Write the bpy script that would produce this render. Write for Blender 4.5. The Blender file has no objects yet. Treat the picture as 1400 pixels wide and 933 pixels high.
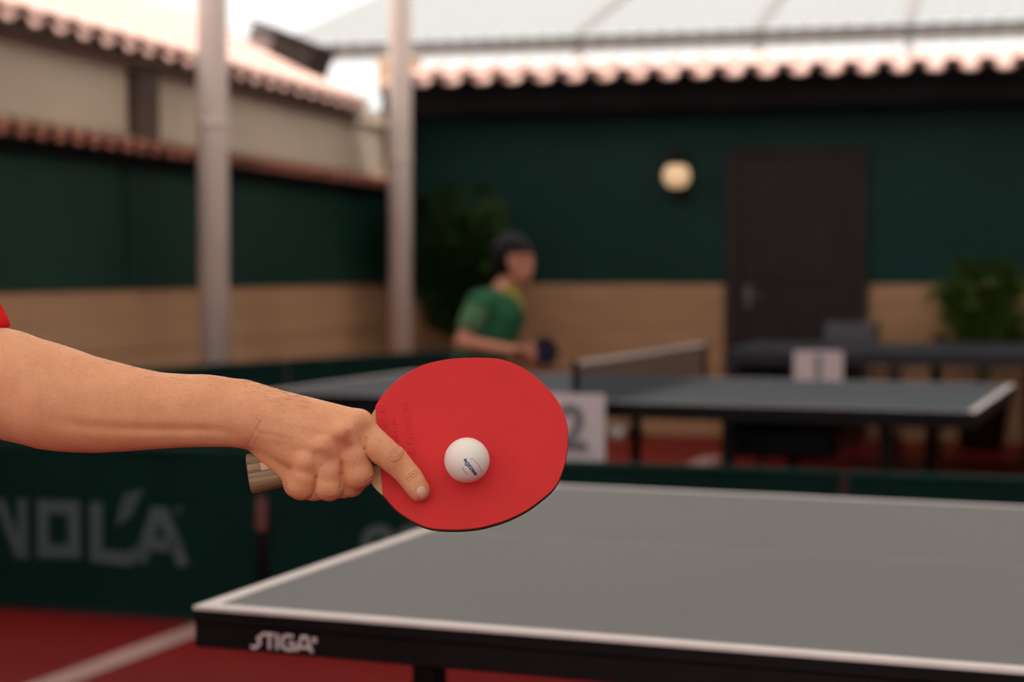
import bpy, math, random
import numpy as np
from mathutils import Vector, Matrix

random.seed(7)
rng = np.random.default_rng(7)
C = bpy.context.scene.collection
SC = bpy.context.scene

# ------------------------------------------------------------------ camera
H = 1.24
F = 2400.0                      # focal length in pixels of a 1400 px wide frame
PITCH = math.atan(97.5 / F)
cam_d = bpy.data.cameras.new('camera')
cam = bpy.data.objects.new('camera', cam_d)
C.objects.link(cam)
cam.location = (0, 0, H)
cam.rotation_euler = (math.pi / 2 - PITCH, 0, 0)
cam_d.sensor_width = 36.0
cam_d.lens = 36.0 * F / 1400.0
cam_d.clip_start = 0.05
cam_d.clip_end = 300
cam_d.dof.use_dof = True
cam_d.dof.focus_distance = 1.485
cam_d.dof.aperture_fstop = 4.4
SC.camera = cam

# ------------------------------------------------------------------ sky, sun, exposure
w = bpy.data.worlds.new('world')
SC.world = w
w.use_nodes = True
bg = w.node_tree.nodes['Background']
bg.inputs[0].default_value = (1.0, 0.985, 0.96, 1)
bg.inputs[1].default_value = 1.12
sun_d = bpy.data.lights.new('sun', 'SUN')
sun_d.energy = 6.5
sun_d.angle = math.radians(8)
sun_d.color = (1.0, 0.95, 0.88)
sun = bpy.data.objects.new('sun', sun_d)
C.objects.link(sun)
sun.rotation_euler = (math.radians(28), 0, 0)     # from high behind the camera
SC.view_settings.view_transform = 'Standard'
SC.view_settings.look = 'None'
SC.view_settings.exposure = 0.2
SC.view_settings.gamma = 1.0
SC.view_settings.use_curve_mapping = False
SC.cycles.use_denoising = True
SC.cycles.max_bounces = 8
SC.cycles.sample_clamp_indirect = 4.0

# ------------------------------------------------------------------ materials
def mat(name, col, rough=0.6, var=0.0, scale=8.0, bump=0.0, bscale=60.0, metal=0.0, spec=0.5,
        stretch=None, col2=None, emis=None, sss=0.0, coat=0.0, sheen=0.0):
    m = bpy.data.materials.new(name)
    m.use_nodes = True
    nt = m.node_tree
    b = nt.nodes['Principled BSDF']
    b.inputs['Roughness'].default_value = rough
    b.inputs['Metallic'].default_value = metal
    b.inputs['Specular IOR Level'].default_value = spec
    b.inputs['Base Color'].default_value = (*col, 1)
    if coat: b.inputs['Coat Weight'].default_value = coat
    if sheen: b.inputs['Sheen Weight'].default_value = sheen
    tc = nt.nodes.new('ShaderNodeTexCoord')
    mp = nt.nodes.new('ShaderNodeMapping')
    nt.links.new(tc.outputs['Object'], mp.inputs[0])
    if stretch: mp.inputs['Scale'].default_value = stretch
    if var or col2:
        n = nt.nodes.new('ShaderNodeTexNoise')
        n.inputs['Scale'].default_value = scale
        n.inputs['Detail'].default_value = 5
        nt.links.new(mp.outputs[0], n.inputs[0])
        r = nt.nodes.new('ShaderNodeValToRGB')
        r.color_ramp.elements[0].position = 0.3
        r.color_ramp.elements[1].position = 0.7
        c1 = tuple(min(1, c * (1 - var)) for c in col)
        c2 = col2 if col2 else tuple(min(1, c * (1 + var)) for c in col)
        r.color_ramp.elements[0].color = (*c1, 1)
        r.color_ramp.elements[1].color = (*c2, 1)
        nt.links.new(n.outputs[0], r.inputs[0])
        nt.links.new(r.outputs[0], b.inputs['Base Color'])
    if bump:
        n2 = nt.nodes.new('ShaderNodeTexNoise')
        n2.inputs['Scale'].default_value = bscale
        n2.inputs['Detail'].default_value = 4
        nt.links.new(mp.outputs[0], n2.inputs[0])
        bm_ = nt.nodes.new('ShaderNodeBump')
        bm_.inputs['Strength'].default_value = bump
        bm_.inputs['Distance'].default_value = 0.001
        nt.links.new(n2.outputs[0], bm_.inputs['Height'])
        nt.links.new(bm_.outputs[0], b.inputs['Normal'])
    if emis:
        b.inputs['Emission Color'].default_value = (*emis[0], 1)
        b.inputs['Emission Strength'].default_value = emis[1]
    if sss:
        b.inputs['Subsurface Weight'].default_value = sss
        b.inputs['Subsurface Radius'].default_value = (1.0, 0.35, 0.2)
        b.inputs['Subsurface Scale'].default_value = 0.004
    return m

M = {}
M['green'] = mat('green_paint', (0.007, 0.033, 0.029), 0.55, 0.18, 1.2, 0.2, 40)
M['green_left'] = mat('green_paint_side', (0.008, 0.032, 0.023), 0.6, 0.18, 1.2, 0.2, 40)
M['board'] = mat('tan_board', (0.40, 0.225, 0.125), 0.6, 0.14, 3.0, 0.2, 30, stretch=(1, 8, 8))
M['cream'] = mat('cream_wall', (0.60, 0.49, 0.38), 0.7, 0.08, 1.5, 0.2, 30)
M['dark_wood'] = mat('dark_timber', (0.035, 0.022, 0.02), 0.6, 0.25, 4, 0.3, 40, stretch=(1, 1, 6))
M['brown_wood'] = mat('brown_timber', (0.11, 0.07, 0.055), 0.6, 0.25, 4, 0.3, 40)
M['door'] = mat('door_brown', (0.020, 0.013, 0.013), 0.5, 0.2, 3, 0.2, 40, stretch=(4, 1, 1))
M['fascia'] = mat('fascia_dark', (0.010, 0.008, 0.009), 0.8, 0.2, 3)
M['tile_pale'] = mat('weathered_tile', (0.60, 0.38, 0.33), 0.8, 0.18, 5, 0.4, 60)
M['tile_red'] = mat('terracotta_tile', (0.20, 0.062, 0.035), 0.75, 0.3, 9, 0.4, 60)
M['floor'] = mat('red_court_floor', (0.165, 0.010, 0.009), 0.55, 0.10, 1.5, 0.3, 120)
M['line'] = mat('floor_line_white', (0.38, 0.23, 0.21), 0.6, 0.08, 8)
M['ground'] = mat('concrete_ground', (0.25, 0.24, 0.22), 0.8, 0.1, 1)
M['post'] = mat('post_paint', (0.72, 0.585, 0.53), 0.45, 0.05, 3)
M['black'] = mat('black_enamel', (0.010, 0.008, 0.009), 0.45, 0.2, 6)
M['black_metal'] = mat('black_metal', (0.012, 0.011, 0.012), 0.4, 0.2, 10, metal=0.2)
M['apron'] = mat('black_apron', (0.008, 0.006, 0.007), 0.5, 0.2, 6)
M['top_grey'] = mat('tabletop_grey', (0.097, 0.093, 0.093), 0.45, 0.05, 2.0, 0.15, 200)
M['top_blue'] = mat('tabletop_blue_grey', (0.034, 0.043, 0.058), 0.42, 0.06, 2.0, 0.15, 200)
M['top_dark'] = mat('tabletop_dark_grey', (0.035, 0.036, 0.045), 0.5, 0.06, 2.0)
M['white'] = mat('white_line_paint', (0.63, 0.57, 0.56), 0.45, 0.04, 20)
M['faint'] = mat('centre_line_paint', (0.26, 0.245, 0.235), 0.45, 0.04, 20)
M['paper'] = mat('white_paper', (0.62, 0.52, 0.55), 0.7, 0.03, 10)
M['ink'] = mat('grey_ink', (0.17, 0.155, 0.18), 0.7, 0.1, 10)
M['barrier'] = mat('barrier_cloth', (0.0045, 0.021, 0.018), 0.75, 0.15, 4, 0.4, 300)
M['barrier_edge'] = mat('barrier_hem', (0.008, 0.034, 0.028), 0.7, 0.15, 4, 0.4, 300)
M['logo'] = mat('barrier_print', (0.070, 0.098, 0.098), 0.7, 0.06, 10)
M['clip'] = mat('clip_red', (0.15, 0.045, 0.05), 0.5, 0.1, 20)
M['net'] = mat('net_cord', (0.03, 0.045, 0.06), 0.7, 0.1, 20)
M['tape'] = mat('net_tape', (0.62, 0.52, 0.50), 0.7, 0.06, 20)
M['globe'] = mat('lamp_glass', (0.8, 0.6, 0.42), 0.4, 0.02, 5, emis=((1.0, 0.62, 0.34), 0.42))
M['leaf'] = mat('palm_leaf', (0.020, 0.045, 0.008), 0.5, 0.4, 12)
M['leaf_light'] = mat('fern_leaf', (0.050, 0.085, 0.012), 0.5, 0.4, 12)
M['stem'] = mat('palm_stem', (0.05, 0.045, 0.02), 0.6, 0.3, 12)
M['pot'] = mat('clay_pot_dark', (0.045, 0.025, 0.018), 0.7, 0.2, 12)
M['soil'] = mat('soil', (0.02, 0.013, 0.008), 0.9, 0.4, 40, 0.8, 60)
M['vent_sunlit'] = mat('vent_sunlit', (0.16, 0.13, 0.125), 0.6, 0.1, 8)  # lighter grey, sunlight painted into the vent's left part
M['vent_dark'] = mat('vent_dark', (0.030, 0.021, 0.018), 0.6, 0.1, 8)
M['sheet_white'] = mat('white_roof_sheet', (0.22, 0.218, 0.217), 0.5, 0.03, 3)
M['beam_grey'] = mat('beam_grey', (0.38, 0.36, 0.34), 0.5, 0.06, 3)
M['rafter'] = mat('rafter_brown', (0.18, 0.165, 0.155), 0.6, 0.06, 3)
M['tan_beam'] = mat('tan_beam', (0.42, 0.25, 0.12), 0.6, 0.1, 3)
M['rubber_red'] = mat('red_rubber', (0.66, 0.028, 0.029), 0.55, 0.03, 30, 0.12, 900, spec=0.2)
M['sponge'] = mat('dark_sponge', (0.035, 0.010, 0.009), 0.9, 0.7, 420, 0.8, 900)
M['rubber_black'] = mat('black_rubber', (0.012, 0.010, 0.010), 0.5, 0.1, 30)
M['ply'] = mat('pale_plywood', (0.66, 0.42, 0.17), 0.55, 0.10, 40, 0.2, 200, stretch=(0.3, 3, 3))
M['handle'] = mat('brown_handle_wood', (0.24, 0.150, 0.075), 0.55, 0.5, 160, 0.6, 500, stretch=(0.06, 1.4, 1.4), col2=(0.42, 0.285, 0.155))
M['handle_line'] = mat('handle_inlay', (0.10, 0.05, 0.03), 0.6, 0.2, 60)
M['handle_label'] = mat('handle_label', (0.62, 0.34, 0.25), 0.5, 0.1, 60)
M['ball'] = mat('ball_plastic', (0.86, 0.80, 0.74), 0.42, 0.01, 20, sss=0.25)
M['ball_blue'] = mat('ball_print_blue', (0.035, 0.09, 0.26), 0.5, 0.2, 300)
M['ball_grey'] = mat('ball_print_grey', (0.25, 0.24, 0.36), 0.5, 0.2, 300)
M['shirt_red'] = mat('red_shirt', (0.80, 0.010, 0.012), 0.85, 0.06, 20, 0.5, 700, spec=0.1)
M['shorts_black'] = mat('black_shorts', (0.012, 0.012, 0.015), 0.85, 0.2, 20, 0.4, 500)
M['shoe'] = mat('white_shoe', (0.6, 0.6, 0.58), 0.6, 0.05, 30)
M['shirt_green'] = mat('green_shirt', (0.026, 0.115, 0.055), 0.8, 0.3, 7, 0.4, 400)
M['sleeve_green'] = mat('pale_green_sleeve', (0.085, 0.17, 0.09), 0.8, 0.25, 7, 0.4, 400)
M['yellow'] = mat('yellow_trim', (0.33, 0.25, 0.03), 0.8, 0.2, 20)
M['hair'] = mat('black_hair', (0.006, 0.004, 0.005), 0.55, 0.3, 60, 0.8, 200)
M['arm_hair'] = mat('arm_hair', (0.05, 0.022, 0.012), 0.5, 0.3, 60)
M['skin_boy'] = mat('skin_boy', (0.50, 0.19, 0.12), 0.5, 0.08, 12, 0.2, 200)
M['eye'] = mat('eye_dark', (0.02, 0.012, 0.01), 0.3)
M['lip'] = mat('lip', (0.38, 0.11, 0.08), 0.5)
M['navy'] = mat('navy_rubber', (0.010, 0.010, 0.028), 0.5, 0.1, 20)
M['chair_grey'] = mat('chair_grey', (0.10, 0.095, 0.11), 0.6, 0.1, 20)
M['knob_white'] = mat('knob_white', (0.75, 0.66, 0.62), 0.5, 0.05, 20)
M['steel'] = mat('grey_steel', (0.12, 0.12, 0.125), 0.35, 0.1, 20, metal=0.7)
M['nail'] = mat('nail', (0.80, 0.46, 0.36), 0.28, 0.04, 300, sss=0.2)

for k_, v_ in (('green', .12), ('green_left', .12), ('board', .2), ('cream', .2), ('dark_wood', .15), ('brown_wood', .15), ('door', .18), ('fascia', .03),
               ('floor', .12), ('black', .15), ('black_metal', .15), ('apron', .12), ('top_blue', .10), ('top_dark', .12), ('top_grey', .3), ('barrier', .05),
               ('barrier_edge', .1), ('logo', .1), ('hair', .15), ('leaf', .15), ('leaf_light', .2), ('vent_dark', .1), ('chair_grey', .2), ('net', .1), ('navy', .1), ('shorts_black', .1),
               ('shirt_green', .1), ('sleeve_green', .1), ('pot', .1), ('soil', .05)):
    M[k_].node_tree.nodes['Principled BSDF'].inputs['Specular IOR Level'].default_value = v_

def canopy_mat():
    m = bpy.data.materials.new('translucent_canopy')
    m.use_nodes = True
    nt = m.node_tree
    for n in list(nt.nodes): nt.nodes.remove(n)
    o = nt.nodes.new('ShaderNodeOutputMaterial')
    mix = nt.nodes.new('ShaderNodeMixShader')
    t = nt.nodes.new('ShaderNodeBsdfTranslucent'); d = nt.nodes.new('ShaderNodeBsdfDiffuse')
    n = nt.nodes.new('ShaderNodeTexNoise'); n.inputs['Scale'].default_value = 0.7
    r = nt.nodes.new('ShaderNodeValToRGB')
    r.color_ramp.elements[0].color = (0.62, 0.595, 0.57, 1)
    r.color_ramp.elements[1].color = (0.70, 0.675, 0.65, 1)
    nt.links.new(n.outputs[0], r.inputs[0]); nt.links.new(r.outputs[0], t.inputs[0])
    d.inputs[0].default_value = (0.8, 0.78, 0.75, 1)
    mix.inputs[0].default_value = 0.2
    nt.links.new(t.outputs[0], mix.inputs[1]); nt.links.new(d.outputs[0], mix.inputs[2])
    nt.links.new(mix.outputs[0], o.inputs[0])
    return m
M['canopy'] = canopy_mat()

# ------------------------------------------------------------------ helpers
def tag(o, label=None, cat=None, group=None, kind=None):
    if label: o['label'] = label
    if cat: o['category'] = cat
    if group: o['group'] = group
    if kind: o['kind'] = kind
    return o

def thing(name, label, cat, loc=(0, 0, 0), rz=0.0, group=None, mw=None):
    o = bpy.data.objects.new(name, None)
    C.objects.link(o)
    o.empty_display_size = 0.1
    if mw is not None: o.matrix_world = mw
    else:
        o.location = loc; o.rotation_euler = (0, 0, rz)
    return tag(o, label, cat, group)

class MB:
    def __init__(s): s.v = []; s.f = []
    def add(s, vs, fs):
        b = len(s.v); s.v += [tuple(v) for v in vs]; s.f += [tuple(b + i for i in f) for f in fs]; return s
    def box(s, x0, x1, y0, y1, z0, z1, bev=0.0):
        if bev <= 0:
            vs = [(x, y, z) for z in (z0, z1) for y in (y0, y1) for x in (x0, x1)]
            return s.add(vs, [(0, 2, 3, 1), (4, 5, 7, 6), (0, 1, 5, 4), (2, 6, 7, 3), (0, 4, 6, 2), (1, 3, 7, 5)])
        e = min(bev, (x1 - x0) / 2.01, (y1 - y0) / 2.01, (z1 - z0) / 2.01)
        vs = []; idx = {}
        for sx in (0, 1):
            for sy in (0, 1):
                for sz in (0, 1):
                    X = (x0, x1)[sx]; Y = (y0, y1)[sy]; Z = (z0, z1)[sz]
                    ex = e if sx == 0 else -e; ey = e if sy == 0 else -e; ez = e if sz == 0 else -e
                    idx[sx, sy, sz, 'x'] = len(vs); vs.append((X, Y + ey, Z + ez))
                    idx[sx, sy, sz, 'y'] = len(vs); vs.append((X + ex, Y, Z + ez))
                    idx[sx, sy, sz, 'z'] = len(vs); vs.append((X + ex, Y + ey, Z))
        fs = []
        for k in (0, 1):
            fs.append([idx[k, a, b_, 'x'] for a, b_ in ((0, 0), (1, 0), (1, 1), (0, 1))])
            fs.append([idx[a, k, b_, 'y'] for a, b_ in ((0, 0), (1, 0), (1, 1), (0, 1))])
            fs.append([idx[a, b_, k, 'z'] for a, b_ in ((0, 0), (1, 0), (1, 1), (0, 1))])
        for a in (0, 1):
            for b_ in (0, 1):
                fs.append([idx[0, a, b_, 'y'], idx[1, a, b_, 'y'], idx[1, a, b_, 'z'], idx[0, a, b_, 'z']])
                fs.append([idx[a, 0, b_, 'x'], idx[a, 1, b_, 'x'], idx[a, 1, b_, 'z'], idx[a, 0, b_, 'z']])
                fs.append([idx[a, b_, 0, 'x'], idx[a, b_, 1, 'x'], idx[a, b_, 1, 'y'], idx[a, b_, 0, 'y']])
        for k in idx:
            if k[3] == 'x':
                fs.append([idx[k[0], k[1], k[2], 'x'], idx[k[0], k[1], k[2], 'y'], idx[k[0], k[1], k[2], 'z']])
        return s.add(vs, fs)
    def tube(s, pts, r, n=12, caps=True):
        pts = [Vector(p) for p in pts]
        rs = r if isinstance(r, (list, tuple)) else [r] * len(pts)
        vs = []
        up = None
        for i, p in enumerate(pts):
            d = (pts[min(i + 1, len(pts) - 1)] - pts[max(i - 1, 0)]).normalized()
            if up is None:
                up = Vector((0, 0, 1)) if abs(d.z) < 0.9 else Vector((1, 0, 0))
            u = d.cross(up).normalized(); up2 = u.cross(d).normalized(); up = up2
            for k in range(n):
                a = 2 * math.pi * k / n
                vs.append(p + (u * math.cos(a) + up2 * math.sin(a)) * rs[i])
        fs = [(i * n + k, i * n + (k + 1) % n, (i + 1) * n + (k + 1) % n, (i + 1) * n + k)
              for i in range(len(pts) - 1) for k in range(n)]
        if caps:
            fs.append(tuple(range(n))[::-1]); fs.append(tuple((len(pts) - 1) * n + k for k in range(n)))
        return s.add(vs, fs)
    def lathe(s, prof, n=32, c=(0, 0, 0)):
        vs = []
        for (r, z) in prof:
            for k in range(n):
                a = 2 * math.pi * k / n
                vs.append((c[0] + r * math.cos(a), c[1] + r * math.sin(a), c[2] + z))
        m = len(prof)
        fs = [(i * n + k, i * n + (k + 1) % n, (i + 1) * n + (k + 1) % n, (i + 1) * n + k) for i in range(m - 1) for k in range(n)]
        fs.append(tuple(range(n))[::-1]); fs.append(tuple((m - 1) * n + k for k in range(n)))
        return s.add(vs, fs)
    def prism(s, poly, z0, z1):
        n = len(poly)
        vs = [(x, y, z0) for x, y in poly] + [(x, y, z1) for x, y in poly]
        fs = [tuple(range(n))[::-1], tuple(range(n, 2 * n))] + [(i, (i + 1) % n, n + (i + 1) % n, n + i) for i in range(n)]
        return s.add(vs, fs)
    def stroke(s, pts, wd, th=0.0015, closed=False, mode='xz'):
        """thick polyline as flat raised bar segments in the x-z plane, facing -y"""
        pts = [Vector((p[0], p[1])) for p in pts]
        n = len(pts); offs = []
        for i in range(n):
            if closed: a, b = pts[i - 1], pts[(i + 1) % n]
            else: a, b = pts[max(i - 1, 0)], pts[min(i + 1, n - 1)]
            d1 = (pts[i] - a); d2 = (b - pts[i])
            if d1.length < 1e-9: d1 = d2
            if d2.length < 1e-9: d2 = d1
            d1 = d1.normalized(); d2 = d2.normalized()
            n1 = Vector((-d1.y, d1.x)); n2 = Vector((-d2.y, d2.x))
            m = (n1 + n2)
            m = m.normalized() if m.length > 1e-6 else n1
            offs.append(m * (wd / 2 / max(0.35, m.dot(n1))))
        vs = []
        for p, o in zip(pts, offs):
            for q in (p + o, p - o):
                vs.append((q.x, 0, q.y)); vs.append((q.x, -th, q.y))
        fs = []
        R = range(n if closed else n - 1)
        for i in R:
            j = (i + 1) % n
            a = 4 * i; b = 4 * j
            fs += [(a + 1, b + 1, b + 3, a + 3), (a, a + 2, b + 2, b), (a, b, b + 1, a + 1), (a + 2, a + 3, b + 3, b + 2)]
        if not closed:
            fs += [(0, 1, 3, 2), (4 * n - 4, 4 * n - 2, 4 * n - 1, 4 * n - 3)]
        return s.add(vs, fs)
    def build(s, name, m, parent=None, smooth=False, world=False, fix=True):
        me = bpy.data.meshes.new(name)
        vs = s.v
        if world and parent is not None:
            inv = parent.matrix_basis.inverted()
            vs = [inv @ Vector(v) for v in vs]
        me.from_pydata([tuple(v) for v in vs], [], s.f)
        if fix:
            import bmesh
            bm = bmesh.new(); bm.from_mesh(me)
            bmesh.ops.recalc_face_normals(bm, faces=bm.faces)
            bm.to_mesh(me); bm.free()
        me.materials.append(m)
        if smooth: me.polygons.foreach_set('use_smooth', [True] * len(me.polygons))
        o = bpy.data.objects.new(name, me)
        C.objects.link(o)
        if parent is not None: o.parent = parent
        return o

def struct(o): o['kind'] = 'structure'; return o

def text_mesh(txt, size, bold=0.0):
    cu = bpy.data.curves.new('t', 'FONT'); cu.body = txt; cu.size = size
    cu.align_x = 'CENTER'; cu.align_y = 'CENTER'; cu.resolution_u = 3; cu.offset = bold
    o = bpy.data.objects.new('t', cu); C.objects.link(o)
    dg = bpy.context.evaluated_depsgraph_get()
    me = bpy.data.meshes.new_from_object(o.evaluated_get(dg))
    vs = [tuple(v.co) for v in me.vertices]; fs = [tuple(p.vertices) for p in me.polygons]
    bpy.data.objects.remove(o); bpy.data.curves.remove(cu); bpy.data.meshes.remove(me)
    return vs, fs

def extrude_flat(vs, fs, fn_lo, fn_hi):
    """thin slab from a flat text mesh; boundary edges get side walls"""
    n = len(vs)
    V = [fn_lo(v) for v in vs] + [fn_hi(v) for v in vs]
    Fs = [tuple(i + n for i in f) for f in fs]
    cnt = {}
    for f in fs:
        for i in range(len(f)):
            e = (f[i], f[(i + 1) % len(f)])
            if (e[1], e[0]) in cnt: cnt.pop((e[1], e[0]))
            else: cnt[e] = 1
    for a, b in cnt: Fs.append((a, b, b + n, a + n))
    return V, Fs

# -------- room frame: origin at the far left corner, x along the back wall, y outwards through it
A15 = math.radians(15.0)
MR = Matrix.Translation((-0.85, 13.6, 0)) @ Matrix.Rotation(-A15, 4, 'Z')

def rstruct(mb, name, m, parent=None, smooth=False):
    o = mb.build(name, m, parent, smooth)
    if parent is None:
        o.matrix_world = MR; struct(o)
    return o

# ------------------------------------------------------------------ floor and ground
fl = MB().box(-6, 7.6, -17.5, 0.05, -0.05, 0.0); floor = rstruct(fl, 'floor', M['floor'])
g = MB().box(-60, 60, -60, 60, -0.12, -0.055).build('ground', M['ground']); struct(g)

# white floor lines (children of the floor); given in world coordinates
def floor_line(p0, p1, wd):
    p0 = Vector((*p0, 0)); p1 = Vector((*p1, 0)); d = (p1 - p0).normalized(); n = Vector((-d.y, d.x, 0)) * wd / 2
    vs = [p0 + n, p0 - n, p1 - n, p1 + n]
    inv = MR.inverted()
    vs = [inv @ v for v in vs]
    mb = MB(); mb.prism([(v.x, v.y) for v in vs], 0.0005, 0.003)
    o = mb.build('court_line', M['line'], floor)
d20 = (math.sin(math.radians(20.4)), math.cos(math.radians(20.4)))
floor_line((-1.235 - d20[0] * 4, 5.6 - d20[1] * 4), (-1.235 + d20[0] * 0.62, 5.6 + d20[1] * 0.62), 0.115)
floor_line((1.0, 10.6), (1.35, 11.6), 0.14)

# ------------------------------------------------------------------ walls
wb = rstruct(MB().box(-0.1, 7.6, 0.0, 0.12, 1.135, 2.62), 'wall_back', M['green'])
base = rstruct(MB().box(-0.1, 7.6, 0.02, 0.12, 0.0, 1.135), 'trim_1', M['brown_wood'])
nb = 7; bh = 1.135 / nb
for (x0, x1) in ((0.0, 2.50), (3.55, 7.6)):
    for i in range(nb):
        MB().box(x0, x1, -0.006 - 0.002 * (i % 2), 0.02, i * bh + 0.002, (i + 1) * bh - 0.002, 0.003).build('board', M['board'], base)
wl = rstruct(MB().box(-0.12, 0.0, -17.5, 0.12, 1.135, 1.84), 'wall_left', M['green_left'])
# sheets of the green left wall with their seams
for (y0, y1) in ((-4.55, 0.0), (-9.4, -4.58), (-14.2, -9.43)):
    MB().box(0.0, 0.012, y0 + 0.01, y1 - 0.01, 1.14, 1.80, 0.003).build('panel', M['green_left'], wl)
bl = rstruct(MB().box(-0.12, -0.02, -17.5, 0.12, 0.0, 1.135), 'trim_2', M['brown_wood'])
for i in range(nb):
    MB().box(-0.02, 0.006 + 0.002 * (i % 2), -17.5, 0.0, i * bh + 0.002, (i + 1) * bh - 0.002, 0.003).build('board', M['board'], bl)
cw = rstruct(MB().box(-0.16, -0.03, -17.5, 0.12, 1.80, 2.42), 'wall_left_upper', M['cream'])
for (y0, y1) in ((-4.15, -0.45), (-8.6, -4.5), (-13.2, -8.95)):
    MB().box(-0.03, -0.012, y0, y1, 1.955, 2.25, 0.004).build('panel', M['cream'], cw)
for y in (-0.22, -4.32, -8.78, -13.4):
    MB().box(-0.03, 0.03, y - 0.13, y + 0.13, 1.84, 2.30, 0.006).build('timber_post', M['brown_wood'], cw)
MB().box(-0.03, 0.0, -17.5, 0.0, 1.885, 1.945, 0.004).build('bottom_rail', M['cream'], cw)
MB().box(-0.03, 0.0, -17.5, 0.0, 2.30, 2.34, 0.004).build('eave_batten', M['cream'], cw)
wr = rstruct(MB().box(7.6, 7.72, -17.5, 0.12, 0.0, 2.7), 'wall_right_added', M['green'])  # out of view, added to hold back low sky light from the right

# fascia under the back eave
rstruct(MB().box(-0.05, 7.6, -0.34, -0.30, 2.40, 2.57).box(-0.05, 7.6, -0.30, 0.0, 2.55, 2.57), 'trim_3', M['fascia'])
rstruct(MB().box(0.0, 0.10, -0.05, 0.0, 1.135, 2.5), 'trim_4', M['fascia'])

# ------------------------------------------------------------------ tile roofs
def tile_mesh(name, r, L, up, m):
    n = 8; t = 0.013; vs = []; fs = []
    for e, (y, k) in enumerate(((0.0, 1.0), (L, 0.86))):
        for rr in (r * k, r * k - t):
            for i in range(n + 1):
                a = math.pi * i / n
                z = math.sin(a) * (rr * 0.6 if up else rr * 0.6) * (1 if up else -1)
                vs.append((math.cos(a) * rr, y, z))
    q = n + 1
    for i in range(n):
        fs += [(i, i + 1, 2 * q + i + 1, 2 * q + i), (q + i, 3 * q + i, 3 * q + i + 1, q + i + 1),
               (i, q + i, q + i + 1, i + 1), (2 * q + i, 2 * q + i + 1, 3 * q + i + 1, 3 * q + i)]
    fs += [(0, 2 * q, 3 * q, q), (n, q + n, 3 * q + n, 2 * q + n)]
    mb = MB(); mb.add(vs, fs)
    o = mb.build(name, m, None, True)
    me = o.data; bpy.data.objects.remove(o)
    return me

def tile_roof(name, mw, length, period, rows, slope, L, m, deckm, label=None):
    """local x along the eave, y up the slope (horizontal), z up"""
    a = math.atan(slope)
    run = rows * L * math.cos(a) * 0.93 + 0.03
    deck = MB()
    y1 = run; th = 0.02
    deck.add([(0, 0.03, -0.032), (length, 0.03, -0.032), (length, y1, y1 * slope - 0.032), (0, y1, y1 * slope - 0.032),
              (0, 0.03, -0.032 - th), (length, 0.03, -0.032 - th), (length, y1, y1 * slope - 0.05 - th), (0, y1, y1 * slope - 0.05 - th)],
             [(0, 1, 2, 3), (7, 6, 5, 4), (0, 4, 5, 1), (1, 5, 6, 2), (2, 6, 7, 3), (3, 7, 4, 0)])
    o = deck.build(name, deckm); o.matrix_world = mw; struct(o)
    pan = tile_mesh('pan_tile', period * 0.36, L, False, m)
    cov = tile_mesh('cover_tile', period * 0.30, L, True, m)
    rot = Matrix.Rotation(a, 4, 'X')
    for r in range(rows):
        for c in range(int(length / period)):
            for me, off, nm, dz in ((pan, 0.0, 'pan_tile', 0.03), (cov, period / 2, 'cover_tile', 0.028)):
                t = bpy.data.objects.new(nm, me); C.objects.link(t); t.parent = o
                y = r * L * 0.93 * math.cos(a) + (0.0 if nm == 'pan_tile' else 0.012) + random.uniform(-0.006, 0.006)
                t.matrix_local = Matrix.Translation((c * period + period / 2 + off, y, y * slope + dz + 0.012 * r * 0)) @ rot @ Matrix.Rotation(random.uniform(-0.02, 0.02), 4, 'Y')
    return o
PER = 0.232
tile_roof('roof_back', MR @ Matrix.Translation((-0.05, -0.42, 2.625)), 7.6, PER, 2, 0.24, 0.42, M['tile_pale'], M['fascia'])
# left roofs: eave runs along the wall; local x -> room -y, local y -> room -x
ML = MR @ Matrix(((0, -1, 0, 0), (-1, 0, 0, 0), (0, 0, 1, 0), (0, 0, 0, 1)))
ML = MR @ Matrix.Translation((0, 0, 0)) @ Matrix.Rotation(math.radians(90), 4, 'Z')   # x -> +y room, y -> -x room
tile_roof('roof_left', ML @ Matrix.Translation((-12.0, -0.12, 2.372)), 11.0, PER, 4, 0.50, 0.42, M['tile_pale'], M['brown_wood'])
tile_roof('roof_left_lower', ML @ Matrix.Translation((-12.6, -0.10, 1.85)), 12.6, 0.17, 1, 0.35, 0.13, M['tile_red'], M['fascia'])

# dark vent box on the left roof
rv = thing('roof_vent', 'dark box vent standing on the pale tiled roof at the left', 'vent',
           mw=MR @ Matrix.Translation((-0.50, -1.15, 2.70)) @ Matrix.Rotation(math.radians(22), 4, 'Y'))
MB().box(-0.06, 0.26, -0.2, 0.2, -0.03, 0.21, 0.01).build('vent_body', M['vent_dark'], rv)
MB().box(-0.26, -0.06, -0.18, 0.2, -0.03, 0.20, 0.01).build('sunlit_side', M['vent_sunlit'], rv)  # left part of the same box, coloured lighter as if sunlit
MB().box(-0.28, 0.28, -0.22, 0.22, 0.21, 0.228, 0.006).build('vent_cap', M['vent_dark'], rv)

# ------------------------------------------------------------------ canopy above and white roof behind
can = rstruct(MB().box(-0.55, 7.9, -17.5, -0.4, 4.30, 4.34), 'ceiling', M['beam_grey'])
can.data.clear_geometry()
tmp = MB()
for i in range(6): tmp.box(0.45 + i * 1.5, 0.51 + i * 1.5, -15.6, -1.1, 4.24, 4.30)
o_ = tmp.build('x', M['beam_grey']); can.data = o_.data; bpy.data.objects.remove(o_)
for i in range(5):
    for j in range(5):
        x0 = 0.51 + i * 1.5; y0 = -15.55 + j * 2.89
        MB().box(x0, x0 + 1.44, y0, y0 + 2.86, 4.26, 4.264).build('canopy_sheet', M['canopy'], can)

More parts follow.
